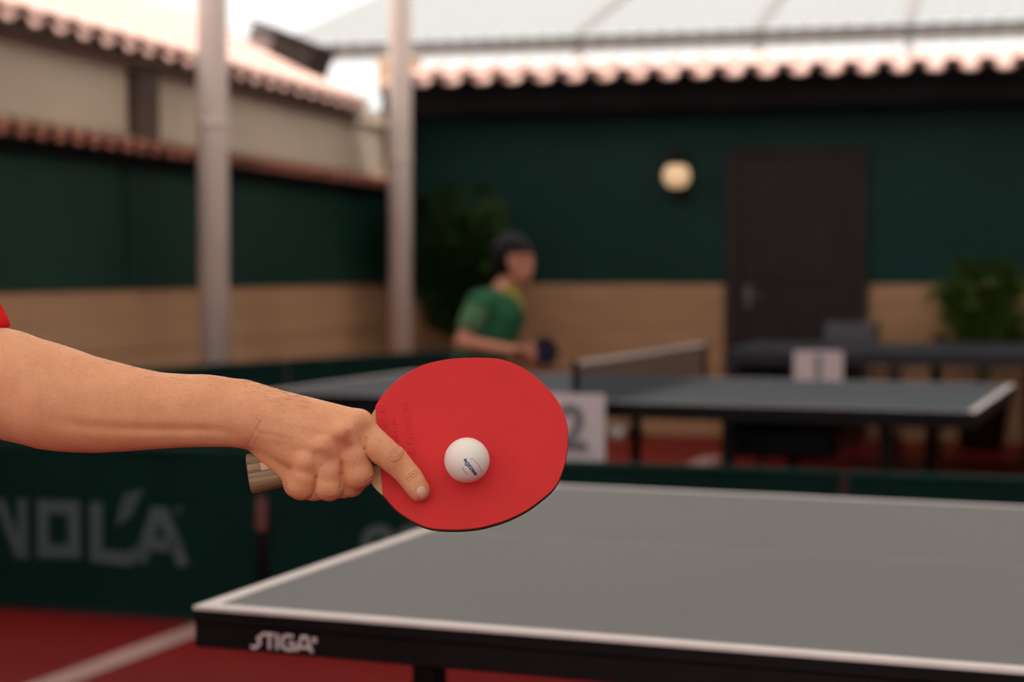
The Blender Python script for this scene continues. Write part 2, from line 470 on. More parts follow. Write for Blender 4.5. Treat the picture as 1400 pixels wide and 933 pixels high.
wr2 = rstruct(MB().box(-1.4, 9.5, 0.86, 0.94, 2.98, 3.11), 'trim_5', M['beam_grey'])
for i in range(10):
    x0 = -1.4 + i * 1.12
    mb = MB(); n = 14
    vs = []; fs = []
    for k in range(n + 1):
        xx = x0 + 1.12 * k / n; zz = 0.012 * math.cos(k * math.pi)
        for (y, z) in ((0.80, 3.12), (5.6, 4.56)):
            vs.append((xx, y, z + zz)); vs.append((xx, y, z + zz - 0.006))
    for k in range(n):
        a = 4 * k; b = 4 * (k + 1)
        fs += [(a, b, b + 2, a + 2), (a + 1, a + 3, b + 3, b + 1), (a, a + 1, b + 1, b), (a + 2, b + 2, b + 3, a + 3)]
    mb.add(vs, fs); mb.build('roof_sheet', M['sheet_white'], wr2)
def room_s(px, t):
    # x along the back wall of the point at depth t whose picture column is px
    r = (px - 700) / F
    # X = -.85 + s cos + t sin ; Z = 13.6 - s sin + t cos
    c, s_ = math.cos(A15), math.sin(A15)
    return (r * (13.6 + t * c) + 0.85 - t * s_) / (c + r * s_)
for px in (790, 1035, 1240):
    s0 = room_s(px, 0.9)
    MB().box(s0 - 0.035, s0 + 0.035, 0.86, 0.93, 2.5, 3.05).build('canopy_post', M['beam_grey'], wr2)
    MB().add([(s0 - 0.04, 0.9, 3.12), (s0 + 0.04, 0.9, 3.12), (s0 + 0.04, 5.6, 4.53), (s0 - 0.04, 5.6, 4.53),
              (s0 - 0.04, 0.9, 3.16), (s0 + 0.04, 0.9, 3.16), (s0 + 0.04, 5.6, 4.585), (s0 - 0.04, 5.6, 4.585)],
             [(0, 1, 2, 3), (4, 5, 6, 7), (0, 1, 5, 4), (1, 2, 6, 5), (2, 3, 7, 6), (3, 0, 4, 7)]).build('rafter', M['rafter'], wr2)
MB().box(-0.30, 0.0, 0.3, 0.5, 2.62, 2.92, 0.01).build('corner_block', M['tan_beam'], wr2)

# ------------------------------------------------------------------ door
door = rstruct(MB().box(2.60, 3.46, -0.045, 0.0, 0.01, 2.075, 0.004), 'door_1', M['door'])
for (x0, x1, z0, z1) in ((2.54, 2.60, 0, 2.12), (3.46, 3.52, 0, 2.12), (2.60, 3.46, 2.075, 2.12)):
    MB().box(x0, x1, -0.07, 0.0, z0, z1, 0.004).build('door_frame', M['dark_wood'], door)
MB().box(2.72, 3.34, -0.056, -0.045, 0.25, 0.95, 0.004).build('door_panel', M['door'], door)
MB().box(2.72, 3.34, -0.056, -0.045, 1.15, 1.9, 0.004).build('door_panel', M['door'], door)
MB().tube([(2.68, -0.045, 1.05), (2.68, -0.10, 1.05), (2.78, -0.10, 1.05)], 0.011, 10).box(2.655, 2.705, -0.052, -0.045, 0.97, 1.12, 0.003).build('door_handle', M['steel'], door)

# ------------------------------------------------------------------ wall lamp
ls = room_s(929, 0)
lamp = thing('wall_lamp', 'lit round globe lamp on black bracket beside the brown door', 'lamp', mw=MR @ Matrix.Translation((ls, 0, 1.93)))
sp = [(0.001, -0.098)] + [(0.098 * math.sin(a), -0.098 * math.cos(a)) for a in np.linspace(0.2, math.pi - 0.2, 14)] + [(0.001, 0.098)]
MB().lathe(sp, 24, (0, -0.15, 0)).build('globe', M['globe'], lamp, True)
MB().box(-0.045, 0.045, -0.02, 0.0, -0.17, 0.17, 0.006).build('wall_plate', M['black_metal'], lamp)
MB().tube([(0, -0.015, 0.13), (0, -0.09, 0.16), (0, -0.15, 0.15), (0, -0.15, 0.10)], 0.014, 10).lathe([(0.075, 0.075), (0.08, 0.10), (0.07, 0.15), (0.03, 0.19)], 20, (0, -0.15, 0)).build('upper_bracket', M['black_metal'], lamp, True)
MB().lathe([(0.02, -0.135), (0.05, -0.12), (0.055, -0.09)], 20, (0, -0.15, 0)).tube([(0, -0.015, -0.13), (0, -0.15, -0.13)], 0.012, 10).build('lower_bracket', M['black_metal'], lamp, True)

# ------------------------------------------------------------------ steel posts in front of the left wall
for (x, y, lb) in ((-1.60, 9.42, 'tall pale round post in front of the green side wall, the nearer one'),
                   (-0.79, 12.42, 'tall pale round post beside the potted palm, the farther one')):
    p = thing('canopy_column', lb, 'post', (x, y, 0))
    MB().lathe([(0.082, 0), (0.082, 4.24)], 28).build('shaft', M['post'], p, True)
    MB().box(-0.13, 0.13, -0.13, 0.13, 0.0, 0.015, 0.003).build('base_plate', M['post'], p)
    MB().lathe([(0.088, 2.0), (0.088, 2.03)], 28).build('collar', M['post'], p, True)

# ------------------------------------------------------------------ tables
TA = math.radians(20.8)
def make_table(label, loc, rz, top_m, line_m, centre_m, legs, apron_h=0.05, apron_m=None, sl=0.026):
    t = thing('table_tennis_table', label, 'table', (*loc, 0), rz, 'table tennis tables')
    Lh, W, Ht = 2.74, 1.525, 0.76
    apron_m = apron_m or M['apron']
    for k, (x0, x1) in enumerate(((0.0, Lh / 2 - 0.002), (Lh / 2 + 0.002, Lh))):
        tp = MB().box(x0, x1, 0, W, Ht - 0.022, Ht - 0.0015, 0.001).build('tabletop', apron_m, t)
        MB().box(x0, x1, 0.001, W - 0.001, Ht - 0.0015, Ht).build('playing_surface', top_m, tp)
        for ya, yb in () if sl < 0.02 else ((-0.0008, 0.0012), (W - 0.0012, W + 0.0008)):
            MB().box(x0, x1, ya, yb, Ht - 0.0045, Ht + 0.0002).build('edge_band', line_m, tp)
        e = 0.0006
        MB().box(x0, x1, 0.0, sl, Ht + 0.0002, Ht + e).build('side_line', line_m, tp)
        MB().box(x0, x1, W - sl, W, Ht + 0.0002, Ht + e).build('side_line', line_m, tp)
        xe = (0.0, 0.028) if k == 0 else (Lh - 0.028, Lh)
        MB().box(*xe, 0.026, W - 0.026, Ht + 0.0002, Ht + e).build('end_line', line_m, tp)
        MB().box(x0 + (0.02 if k == 0 else 0), x1 - (0.02 if k else 0), W / 2 - 0.003, W / 2 + 0.003, Ht + 0.0002, Ht + e).build('centre_line', centre_m, tp)
        # apron: a deep rim round each half
        MB().box(x0, x1, 0.003, 0.028, Ht - 0.022 - apron_h + 0.02, Ht - 0.022, 0.002).build('apron', apron_m, tp)
        MB().box(x0, x1, W - 0.028, W - 0.003, Ht - 0.022 - apron_h + 0.02, Ht - 0.022, 0.002).build('apron', apron_m, tp)
        xa = (0.003, 0.028) if k == 0 else (Lh - 0.028, Lh - 0.003)
        MB().box(*xa, 0.028, W - 0.028, Ht - 0.022 - apron_h + 0.02, Ht - 0.022, 0.002).build('apron', apron_m, tp)
    zf = Ht - 0.05
    for sx in legs:
        for y in (0.16, W - 0.20):
            lg = MB().box(sx - 0.02, sx + 0.02, y - 0.02, y + 0.02, 0.07, zf + 0.02, 0.004).build('leg', M['black_metal'], t)
            MB().box(sx - 0.024, sx + 0.024, y - 0.03, y + 0.03, 0.0, 0.075, 0.012).build('foot', M['black'], lg)
        MB().box(sx - 0.015, sx + 0.015, 0.16, W - 0.20, 0.16, 0.20, 0.003).build('crossbar', M['black_metal'], t)
        MB().box(sx - 0.015, sx + 0.015, 0.06, W - 0.06, zf - 0.01, zf + 0.02, 0.003).build('crossbar', M['black_metal'], t)
    return t

near = make_table('grey table with black apron and white edge lines in front, below the red racket', (-0.4547, 2.487), -TA,
                  M['top_grey'], M['white'], M['faint'], (0.297, 1.18, 1.56, 2.44), 0.057)
MB().tube([(0.44, 0.26, 0.40), (0.80, 0.30, 0.69)], 0.011, 10).build('brace', M['steel'], near)
MB().tube([(1.14, 0.26, 0.40), (0.86, 0.30, 0.69)], 0.011, 10).build('brace', M['black_metal'], near)
MB().box(0.7, 1.0, 0.05, 0.10, 0.665, 0.70, 0.004).build('lock_bar', M['black_metal'], near)

ta = make_table('blue-grey table behind the low green barrier, with a net across it', (-1.0, 6.87), -TA,
                M['top_blue'], M['white'], M['faint'], (0.32, 1.15, 1.85, 2.42), 0.055, None, 0.014)
MB().box(1.80, 2.2, 0.35, 1.1, 0.54, 0.66, 0.02).build('undercarriage', M['black'], ta)
MB().lathe([(0.001, -0.034), (0.024, -0.026), (0.036, 0), (0.024, 0.026), (0.001, 0.034)], 18, (1.46, 0.055, 0.645)).build('lock_knob', M['knob_white'], ta, True)
MB().tube([(1.46, 0.07, 0.645), (1.46, 0.40, 0.60)], 0.012, 8).build('brace', M['black_metal'], ta)
tb = make_table('dark grey table in front of the brown door, without a net', (1.27, 10.42), -math.radians(15),
                M['top_dark'], M['top_dark'], M['top_dark'], (0.2, 0.95, 1.2, 1.75, 2.54), 0.075, M['top_dark'])
MB().box(0.03, 0.75, 0.2, 0.28, 0.45, 0.68, 0.01).build('under_table_shade', M['black'], tb)  # black slab standing in for the shade beneath the tabletop

# lettering on the apron of the near table
def strokes(name, glyphs, wd, m, parent, mw, th=0.0012):
    mb = MB()
    for pts, closed in glyphs: mb.stroke(pts, wd, th, closed)
    o = mb.build(name, m, parent)
    o.matrix_local = mw
    return o
SK = 0.12
STIGA = [
    ([(-0.30, 0.03), (-0.02, 0.03), (0.20, 0.30), (0.10, 0.62), (0.42, 0.93), (0.98, 0.93)], False),
    ([(0.72, 0.93), (0.72, 0.0)], False),
    ([(1.14, 1.0), (1.14, 0.0)], False),
    ([(2.02, 0.93), (1.62, 0.93), (1.42, 0.75), (1.42, 0.25), (1.62, 0.07), (1.96, 0.07), (2.02, 0.2), (2.02, 0.48), (1.76, 0.48)], False),
    ([(2.18, 0.0), (2.50, 0.95), (2.72, 0.95), (3.02, 0.0)], False),
    ([(2.32, 0.28), (2.88, 0.28)], False),
    ([(3.10, 0.72), (3.20, 0.72), (3.20, 0.86), (3.10, 0.86)], True)]
sc_ = 0.0262
sg = [([(x * 0.0290, z * 0.0225) for x, z in p], c) for p, c in STIGA]
# thickness of the strokes in metres
strokes('lettering', sg, 0.0044, M['paper'], near, Matrix.Translation((0.1005, 0.0025, 0.7075)))

# ------------------------------------------------------------------ number sheets hung on the tables
def sheet(label, mw, digit, wdt=0.297, hgt=0.21, gx=0.0, gk=0.82):
    s = thing('paper_sign', label, 'sign', mw=mw, group='paper number signs')
    vs = []; fs = []
    n = 8
    for i in range(n + 1):
        x = -wdt / 2 + wdt * i / n
        yo = 0.004 * math.sin(i / n * math.pi * 1.3)
        for z in (0, -hgt / 2, -hgt):
            vs.append((x, -0.003 - yo * (-z / hgt), z))
    base_n = len(vs)
    vs += [(x, y - 0.0004, z) for x, y, z in vs]
    for i in range(n):
        for j in range(2):
            a = 3 * i + j
            fs.append((a, a + 1, a + 4, a + 3)); b = a + base_n
            fs.append((b, b + 3, b + 4, b + 1))
    for i in range(n):
        fs.append((3 * i, 3 * i + 3, 3 * i + 3 + base_n, 3 * i + base_n))
        fs.append((3 * i + 2, 3 * i + 2 + base_n, 3 * i + 5 + base_n, 3 * i + 5))
    MB().add(vs, fs).build('sheet', M['paper'], s)
    if digit:
        tv, tf = text_mesh(digit, 1.0, 0.03)
        xs_ = [v[0] for v in tv]; ys_ = [v[1] for v in tv]
        cx, cy = (min(xs_) + max(xs_)) / 2, (min(ys_) + max(ys_)) / 2
        k = hgt * gk / (max(ys_) - min(ys_))
        V, Fs = extrude_flat(tv, tf, lambda v: ((v[0] - cx) * k + gx, -0.006, (v[1] - cy) * k - hgt / 2),
                             lambda v: ((v[0] - cx) * k + gx, -0.0095, (v[1] - cy) * k - hgt / 2))
        MB().add(V, Fs).build('number', M['ink'], s)
    return s
def table_mw(loc, rz, x, z, y=-0.002): return Matrix.Translation((*loc, 0)) @ Matrix.Rotation(rz, 4, 'Z') @ Matrix.Translation((x, y, z))
sheet('white paper sign with grey number 2 on the net post, partly behind the red racket', table_mw((-1.0, 6.87), -TA, 1.33, 0.80, -0.166), '2', 0.31, 0.24, 0.035, 0.70)
sheet('small white paper sign on the dark table in front of the door', table_mw((1.27, 10.42), -math.radians(15), 0.545, 0.765), '1', 0.285, 0.20)
sheet('blank corner of white paper on the black apron of the nearest table', table_mw((-0.4547, 2.487), -TA, 1.068 + 0.1485, 0.733), None)

# ------------------------------------------------------------------ net on table A
nt_ = thing('table_net', 'dark net with pale top tape across the blue-grey table', 'net',
            mw=Matrix.Translation((-1.0, 6.87, 0)) @ Matrix.Rotation(-TA, 4, 'Z') @ Matrix.Translation((1.37, 0, 0.76)))
mb = MB()
y0, y1 = -0.1525, 1.525 + 0.1525
for i in range(int((y1 - y0) / 0.0135) + 1):
    y = y0 + i * 0.0135
    mb.box(-0.0007, 0.0007, y - 0.0013, y + 0.0013, 0.004, 0.14)
for k in range(11):
    z = 0.006 + k * 0.0132
    mb.box(-0.0007, 0.0007, y0, y1, z - 0.0013, z + 0.0013)
tag(mb.build('netting', M['net'], nt_), kind='stuff')
MB().box(-0.003, 0.003, y0, y1, 0.137, 0.1525, 0.001).build('top_tape', M['tape'], nt_)
for y in (y0, y1):
    s_ = 1 if y < 0 else -1
    p = MB().box(-0.011, 0.011, y - 0.011, y + 0.011, -0.045, 0.155, 0.003).build('net_post', M['black_metal'], nt_)
    MB().box(-0.03, 0.03, min(y, y + s_ * 0.20), max(y, y + s_ * 0.20), -0.048, -0.034, 0.003).build('clamp', M['black_metal'], p)

# ------------------------------------------------------------------ barriers
def barrier(label, p0, p1, h, letters=None, group='green court barriers', clip=True):
    p0 = Vector((*p0, 0)); p1 = Vector((*p1, 0)); d = p1 - p0; L = d.length
    mw = Matrix.Translation(p0) @ Matrix.Rotation(math.atan2(d.y, d.x), 4, 'Z')
    b = thing('court_barrier', label, 'barrier', mw=mw, group=group)
    g = 0.013
    # cloth panel, slightly slack
    n = 16; vs = []; fs = []
    for i in range(n + 1):
        x = g + (L - 2 * g) * i / n
        for j in range(4):
            z = 0.015 + (h - 0.035) * j / 3
            vs.append((x, 0.004 * math.sin(i * 0.9 + j), z))
    N = len(vs); vs += [(x, y + 0.003, z) for x, y, z in vs]
    for i in range(n):
        for j in range(3):
            a = 4 * i + j; fs.append((a, a + 4, a + 5, a + 1)); fs.append((a + N, a + 1 + N, a + 5 + N, a + 4 + N))
    MB().add(vs, fs).build('cloth', M['barrier'], b, True)
    MB().tube([(g, 0.002, h - 0.012), (L - g, 0.002, h - 0.012)], 0.012, 10).build('top_hem', M['barrier_edge'], b, True)
    MB().tube([(g, 0.002, 0.014), (L - g, 0.002, 0.014)], 0.010, 8).build('bottom_rail', M['black_metal'], b, True)
    for x in (g - 0.001, L - g + 0.001):
        q = MB().tube([(x, 0.002, 0.0), (x, 0.002, h - 0.005)], 0.011, 10).build('side_pole', M['black_metal'], b, True)
        MB().box(x - 0.012, x + 0.012, -0.13, 0.13, 0.0, 0.012, 0.003).build('foot', M['black_metal'], q)
    if clip:
        MB().box(L - g - 0.004, L + 0.022, -0.020, 0.012, 0.34, 0.45, 0.006).build('clip', M['clip'], b)
    if letters:
        mb = MB()
        for pts, closed, wd in letters: mb.stroke(pts, wd, 0.002, closed)
        o = mb.build('lettering', M['logo'], b); o.location = (0, -0.006, 0)
    return b
BA = math.atan(0.33)
bd = Vector((math.cos(BA), -math.sin(BA)))
J1 = Vector((-0.862, 6.035)); PL = 1.99
J0 = J1 - bd * PL; J2 = J1 + bd * PL; J3 = J2 + bd * PL
Jm = J0 - bd * PL
def on_panel(px, py, J=J0):
    # panel coordinates of the point of the barrier plane seen at (px, py)
    r = (px - 700) / F
    u = (r * J.y - J.x) / (bd.x - r * bd.y)
    Z = J.y + u * bd.y
    return (u, H - (py - 369) * Z / F)
def PP(*pts): return [on_panel(*p) for p in pts]
sw = 0.047
nola = [
    (PP((-2, 684), (0, 692), (24, 758), (29, 758)), False, sw * 0.8),
    (PP((29, 766), (29, 684)), False, sw * 0.8),
    (PP((57, 694), (100, 695), (100, 756), (57, 755)), True, sw),
    (PP((130, 688), (130, 762), (176, 766), (188, 756)), False, sw),
    (PP((164, 711), (171, 683), (187, 677), (176, 702)), True, 0.022),
    (PP((190, 770), (212, 704), (222, 704), (250, 775)), False, sw),
    (PP((200, 745), (240, 748)), False, sw),
    (PP((241, 696), (246, 696), (246, 702), (241, 702)), True, 0.006),
]
barrier('dark green barrier printed with pale block letters, leftmost, beside the red floor line', J0, J1, 0.62, nola)
def ring(cx, cy, rx, ry, n=14): return PP(*[(cx + rx * math.cos(a), cy + ry * math.sin(a)) for a in np.linspace(0, 2 * math.pi, n, endpoint=False)])
J0b = J1
def on2(px, py): return on_panel(px, py, J1)
r2 = [([on2(518 + 18 * math.cos(a), 746 + 20 * math.sin(a)) for a in np.linspace(0, 2 * math.pi, 14, endpoint=False)], True, 0.035),
      ([on2(563 + 15 * math.cos(a), 742 + 18 * math.sin(a)) for a in np.linspace(0, 2 * math.pi, 14, endpoint=False)], True, 0.030)]
barrier('dark green barrier in the middle, its printed letters half hidden by the nearest table', J1, J2, 0.62, r2)
barrier('plain dark green barrier at the right, behind the nearest table', J2, J3, 0.62)
K0 = Vector((-1.672, 8.73)); kd = Vector((0.9345, 1.27)).normalized()
Ka = K0 - kd * 1.2; Kb = Ka + kd * 1.99; Kc = Kb + kd * 1.75
barrier('dark green barrier along the side wall, before the nearer pale post', Ka, Kb, 0.76, clip=False)
barrier('dark green barrier standing between the farther pale post and the boy in green', Kb, Kc, 0.76, clip=False)

# ------------------------------------------------------------------ chair behind table B
ch = thing('folding_chair', 'grey folding chair with dark frame behind the dark table by the door', 'chair', (2.28, 12.15, 0), math.radians(-28))
MB().box(-0.20, 0.20, -0.20, 0.20, 0.43, 0.46, 0.012).build('seat', M['chair_grey'], ch)
MB().box(-0.19, 0.19, 0.19, 0.21, 0.66, 0.87, 0.008).build('backrest', M['chair_grey'], ch)
for x in (-0.2, 0.2):
    MB().tube([(x, 0.28, 0), (x, 0.20, 0.45), (x, 0.2, 0.90)], 0.013, 8).build('leg', M['black_metal'], ch)
    MB().tube([(x * 0.9, -0.22, 0), (x * 0.9, -0.14, 0.44)], 0.013, 8).build('leg', M['black_metal'], ch)

# ------------------------------------------------------------------ palms
def palm(label, loc, hgt, spread, nfr, m, pot_h, pot_r, seed, cat='plant'):
    rd = random.Random(seed)
    p = thing('potted_palm', label, cat, (*loc, 0), 0, 'potted palms')
    MB().lathe([(pot_r * 0.7, 0), (pot_r * 0.95, pot_h * 0.8), (pot_r * 1.05, pot_h * 0.82), (pot_r * 1.05, pot_h), (pot_r * 0.92, pot_h), (pot_r * 0.9, pot_h * 0.9)], 24).build('pot', M['pot'], p, True)
    MB().lathe([(pot_r * 0.9, pot_h * 0.86), (pot_r * 0.3, pot_h * 0.92)], 20).build('soil', M['soil'], p)
    for k in range(nfr):
        az = 2 * math.pi * (k * 0.618 + rd.uniform(-.05, .05)); sp_ = spread * rd.uniform(0.45, 1.0)
        h = hgt * rd.uniform(0.55, 1.0); n = 14
        mb = MB(); pts = []
        for i in range(n + 1):
            t = i / n
            r = sp_ * t ** 1.5; z = pot_h * 0.9 + (h - pot_h * 0.9) * (1 - (1 - t) ** 2) - sp_ * 0.30 * max(0, t - 0.6) ** 2 * 4
            pts.append(Vector((r * math.cos(az), r * math.sin(az), z)))
        mb.tube(pts, [0.010 * (1 - 0.8 * i / n) for i in range(n + 1)], 5)
        side = Vector((-math.sin(az), math.cos(az), 0))
        for i in range(4, n + 1):
            for q in range(2):
                t = (i - q * 0.5) / n
                a = pts[max(i - 1, 0)].lerp(pts[i], 1 - 0.5 * q); d = (pts[i] - pts[i - 1]).normalized()
                ln = hgt * 0.19 * math.sin(math.pi * min(1, (t * 0.85 + 0.12))) + 0.05
                for s in (-1, 1):
                    v = (side * s * 0.75 + d * 0.7 + Vector((0, 0, -0.18 - 0.2 * rd.random()))).normalized()
                    wv = d * 0.013
                    m1 = a + v * ln * 0.5 + Vector((0, 0, 0.01)); e = a + v * ln
                    mb.add([a - wv * 0.3, m1 - wv, e, m1 + wv, m1 + Vector((0, 0, -0.004))], [(0, 1, 4), (1, 2, 4), (2, 3, 4), (3, 0, 4)])
        mb.build('frond', m, p, fix=False)
    MB().tube([(0, 0, pot_h * 0.85), (0.01, 0, pot_h + 0.25)], [pot_r * 0.22, pot_r * 0.12], 10).build('stem', M['stem'], p, True)
    return p
palm('tall dark potted palm in the far corner behind the boy in green', (-0.36, 12.78), 1.86, 0.40, 46, M['leaf'], 0.45, 0.24, 3)
palm('smaller light green potted palm against the wall right of the brown door', (3.22, 12.0), 1.32, 0.46, 22, M['leaf_light'], 0.42, 0.2, 5)

# ------------------------------------------------------------------ signed distance modelling
class Field:
    def __init__(s, xs, ys, zs):
        s.xs, s.ys, s.zs = [np.asarray(a, np.float32) for a in (xs, ys, zs)]
        s.F = np.full((len(xs), len(ys), len(zs)), 1e3, np.float32)
    def box(s, lo, hi, pad):
        sl = []
        for a, l, h in zip((s.xs, s.ys, s.zs), lo, hi):
            i0 = int(np.searchsorted(a, l - pad)); i1 = int(np.searchsorted(a, h + pad))
            sl.append(slice(max(i0, 0), max(min(i1, len(a)), 0)))
        X = s.xs[sl[0]][:, None, None]; Y = s.ys[sl[1]][None, :, None]; Z = s.zs[sl[2]][None, None, :]
        return tuple(sl), X, Y, Z
    def mix(s, sl, D, k):
        A = s.F[sl]
        if A.size == 0: return
        if k <= 0: s.F[sl] = np.minimum(A, D)
        else:
            h = np.maximum(k - np.abs(A - D), 0) / k
            s.F[sl] = np.minimum(A, D) - h * h * h * k / 6.0
    def cone(s, a, b, ra, rb, k=0.0, sub=False, pad=None):
        a = np.array(a, float); b = np.array(b, float)
        lo = np.minimum(a - ra, b - rb); hi = np.maximum(a + ra, b + rb)
        pad = (k * 1.2 + max(ra, rb) * 0.5) if pad is None else pad
        sl, X, Y, Z = s.box(lo, hi, pad)
        d = b - a; L2 = max(float(d @ d), 1e-9)
        t = np.clip(((X - a[0]) * d[0] + (Y - a[1]) * d[1] + (Z - a[2]) * d[2]) / L2, 0, 1)
        D = np.sqrt((X - a[0] - d[0] * t) ** 2 + (Y - a[1] - d[1] * t) ** 2 + (Z - a[2] - d[2] * t) ** 2) - (ra + (rb - ra) * t)
        D = D.astype(np.float32)
        if sub:
            A = s.F[sl]; h = np.maximum(k - np.abs(A + D), 0) / max(k, 1e-9)
            s.F[sl] = np.maximum(A, -D) + h * h * h * k / 6.0
        else: s.mix(sl, D, k)
    def chain(s, pts, k=0.0):
        for p, q in zip(pts[:-1], pts[1:]): s.cone(p[:3], q[:3], p[3], q[3], k)
    def ell(s, c, r, k=0.0, R=None, sub=False):
        c = np.array(c, float); r = np.array(r, float)
        m = max(r)
        sl, X, Y, Z = s.box(c - (m if R is not None else r), c + (m if R is not None else r), k * 1.2 + m * 0.4)
        x, y, z = X - c[0], Y - c[1], Z - c[2]
        if R is not None:
            x, y, z = (R[0][0] * x + R[0][1] * y + R[0][2] * z, R[1][0] * x + R[1][1] * y + R[1][2] * z, R[2][0] * x + R[2][1] * y + R[2][2] * z)
        q = np.sqrt((x / r[0]) ** 2 + (y / r[1]) ** 2 + (z / r[2]) ** 2)
        q2 = np.sqrt((x / r[0] ** 2) ** 2 + (y / r[1] ** 2) ** 2 + (z / r[2] ** 2) ** 2) + 1e-6
        D = (q * (q - 1) / q2).astype(np.float32)
        if sub:
            A = s.F[sl]; h = np.maximum(k - np.abs(A + D), 0) / max(k, 1e-9)
            s.F[sl] = np.maximum(A, -D) + h * h * h * k / 6.0
        else: s.mix(sl, D, k)
    def mesh(s):
        F_ = s.F; ins = F_ < 0
        nx, ny, nz = F_.shape
        c8 = [(i, j, k) for i in (0, 1) for j in (0, 1) for k in (0, 1)]
        cnt = np.zeros((nx - 1, ny - 1, nz - 1), np.int8)
        for i, j, k in c8: cnt += ins[i:nx - 1 + i, j:ny - 1 + j, k:nz - 1 + k]
        mixed = (cnt > 0) & (cnt < 8)
        I, J, K = np.nonzero(mixed)
        idx = np.full(mixed.shape, -1, np.int32); idx[I, J, K] = np.arange(len(I))
        P = np.zeros((len(I), 3)); N = np.zeros(len(I))
        ax = (s.xs.astype(float), s.ys.astype(float), s.zs.astype(float))
        for a in range(3):
            o = [b for b in range(3) if b != a]
            for u in (0, 1):
                for v in (0, 1):
                    p0 = [I.copy(), J.copy(), K.copy()]; p0[o[0]] += u; p0[o[1]] += v
                    p1 = [q.copy() for q in p0]; p1[a] += 1
                    f0 = F_[tuple(p0)].astype(float); f1 = F_[tuple(p1)].astype(float)
                    m = (f0 < 0) != (f1 < 0)
                    t = np.where(m, f0 / np.where(m, f0 - f1, 1), 0)
                    for b in range(3):
                        c0 = ax[b][p0[b]]; c1 = ax[b][p1[b]]
                        P[:, b] += np.where(m, c0 + (c1 - c0) * t, 0)
                    N += m
        P /= N[:, None]
        faces = []
        # x edges
        for a in range(3):
            sl0 = [slice(None)] * 3; sl1 = [slice(None)] * 3
            sl0[a] = slice(0, -1); sl1[a] = slice(1, None)
            o = [b for b in range(3) if b != a]
            for b in o: sl0[b] = slice(1, -1); sl1[b] = slice(1, -1)
            s0 = ins[tuple(sl0)]; s1 = ins[tuple(sl1)]
            E = np.nonzero(s0 != s1); dirn = s0[E]
            cell = [e.copy() for e in E]
            cell[o[0]] += 1; cell[o[1]] += 1
            q = []
            for (u, v) in ((0, 0), (1, 0), (1, 1), (0, 1)):
                c = [e.copy() for e in cell]; c[o[0]] -= u; c[o[1]] -= v
                q.append(idx[tuple(c)])
            q = np.stack(q, 1)
            flip = dirn if a != 1 else ~dirn
            q[~flip] = q[~flip][:, ::-1]
            faces.append(q)
        faces = np.concatenate(faces)
        return P, faces

def np_mesh(name, P, faces, m, parent, smooth=True):
    me = bpy.data.meshes.new(name)
    inv = np.array(parent.matrix_basis.inverted()) if parent is not None else np.eye(4)
    P = P @ inv[:3, :3].T + inv[:3, 3]
    me.vertices.add(len(P)); me.vertices.foreach_set('co', P.astype(np.float32).ravel())
    nf = len(faces)
    me.loops.add(nf * 4); me.loops.foreach_set('vertex_index', faces.astype(np.int32).ravel())
    me.polygons.add(nf); me.polygons.foreach_set('loop_start', np.arange(0, nf * 4, 4, dtype=np.int32))
    me.polygons.foreach_set('loop_total', np.full(nf, 4, np.int32))
    me.polygons.foreach_set('use_smooth', np.ones(nf, bool))
    me.update(calc_edges=True); me.validate()
    me.materials.append(m)
    o = bpy.data.objects.new(name, me); C.objects.link(o)
    if parent is not None: o.parent = parent
    return o

# -------- view-aligned work frame of the hand: x right, y down (both in 0.625 mm units), d towards the viewer
D0 = 1.5; UNIT = D0 / F
cp, sp_ = math.cos(PITCH), math.sin(PITCH)
RT = np.array((1.0, 0, 0)); FW = np.array((0, cp, -sp_)); UP = np.array((0, sp_, cp))
def V2W(P):
    P = np.atleast_2d(np.asarray(P, float))
    return (np.array((0, 0, H)) + np.outer(D0 - P[:, 2] * UNIT, FW) + np.outer((P[:, 0] - 700) * UNIT, RT) - np.outer((P[:, 1] - 466.5) * UNIT, UP))
TILT = math.radians(16); TT = math.tan(TILT)
BC = (644.0, 605.0)
def face_d(y): return (y - BC[1]) * TT

# ------------------------------------------------------------------ racket
th = math.radians(9.6)
Uv = np.array((math.cos(th), math.sin(th), -math.sin(th) * TT)); Uv /= np.linalg.norm(Uv)   # (right, up, towards)
Nv = np.array((0, math.sin(TILT), math.cos(TILT)))
Vv = np.cross(Nv, Uv)
def v2w_dir(v): return v[0] * RT + v[1] * UP - v[2] * FW
Rm = Matrix.Identity(4)
for i, v in enumerate((Uv, Vv, Nv)):
    wv = v2w_dir(v)
    for r in range(3): Rm[r][i] = wv[r]
org = V2W([(BC[0], BC[1], 0)])[0]
for r in range(3): Rm[r][3] = org[r]
def uv_of(px, py):
    p = np.array(((px - BC[0]) * UNIT, -(py - BC[1]) * UNIT, (py - BC[1]) * UNIT * TT))
    return float(p @ Uv), float(p @ Vv)
rk = thing('table_tennis_racket', 'red racket with brown wooden handle held out by the hand', 'racket', mw=Rm)
outline_px = [(511.8, 556.8), (516, 549), (523, 539), (530, 531), (538, 523.5), (547, 516), (558, 509), (568, 503.6), (578, 499), (594, 494.5), (610, 491.7), (625, 490.2),
              (639, 489.7), (658, 489.4), (677, 490.3), (690, 493), (703, 497.5), (715, 503.3), (726, 510.5), (737, 519), (746, 528), (755.5, 538), (763.6, 549.6),
              (769.5, 560), (773.7, 571), (776, 582), (777, 594.4), (776.6, 607), (775, 620.5), (772.6, 632), (769, 643.6), (764.6, 654), (759, 664), (750.5, 673),
              (740, 681), (729, 689.5), (717, 697), (703, 704), (688, 710), (671, 715), (653.6, 719), (636, 720.6), (619, 721), (604, 720.6), (590, 719), (577, 715),
              (564, 708.7), (554, 702.5), (543.7, 695.7), (534, 686), (525, 675.4)]
ol = [uv_of(*p) for p in outline_px]
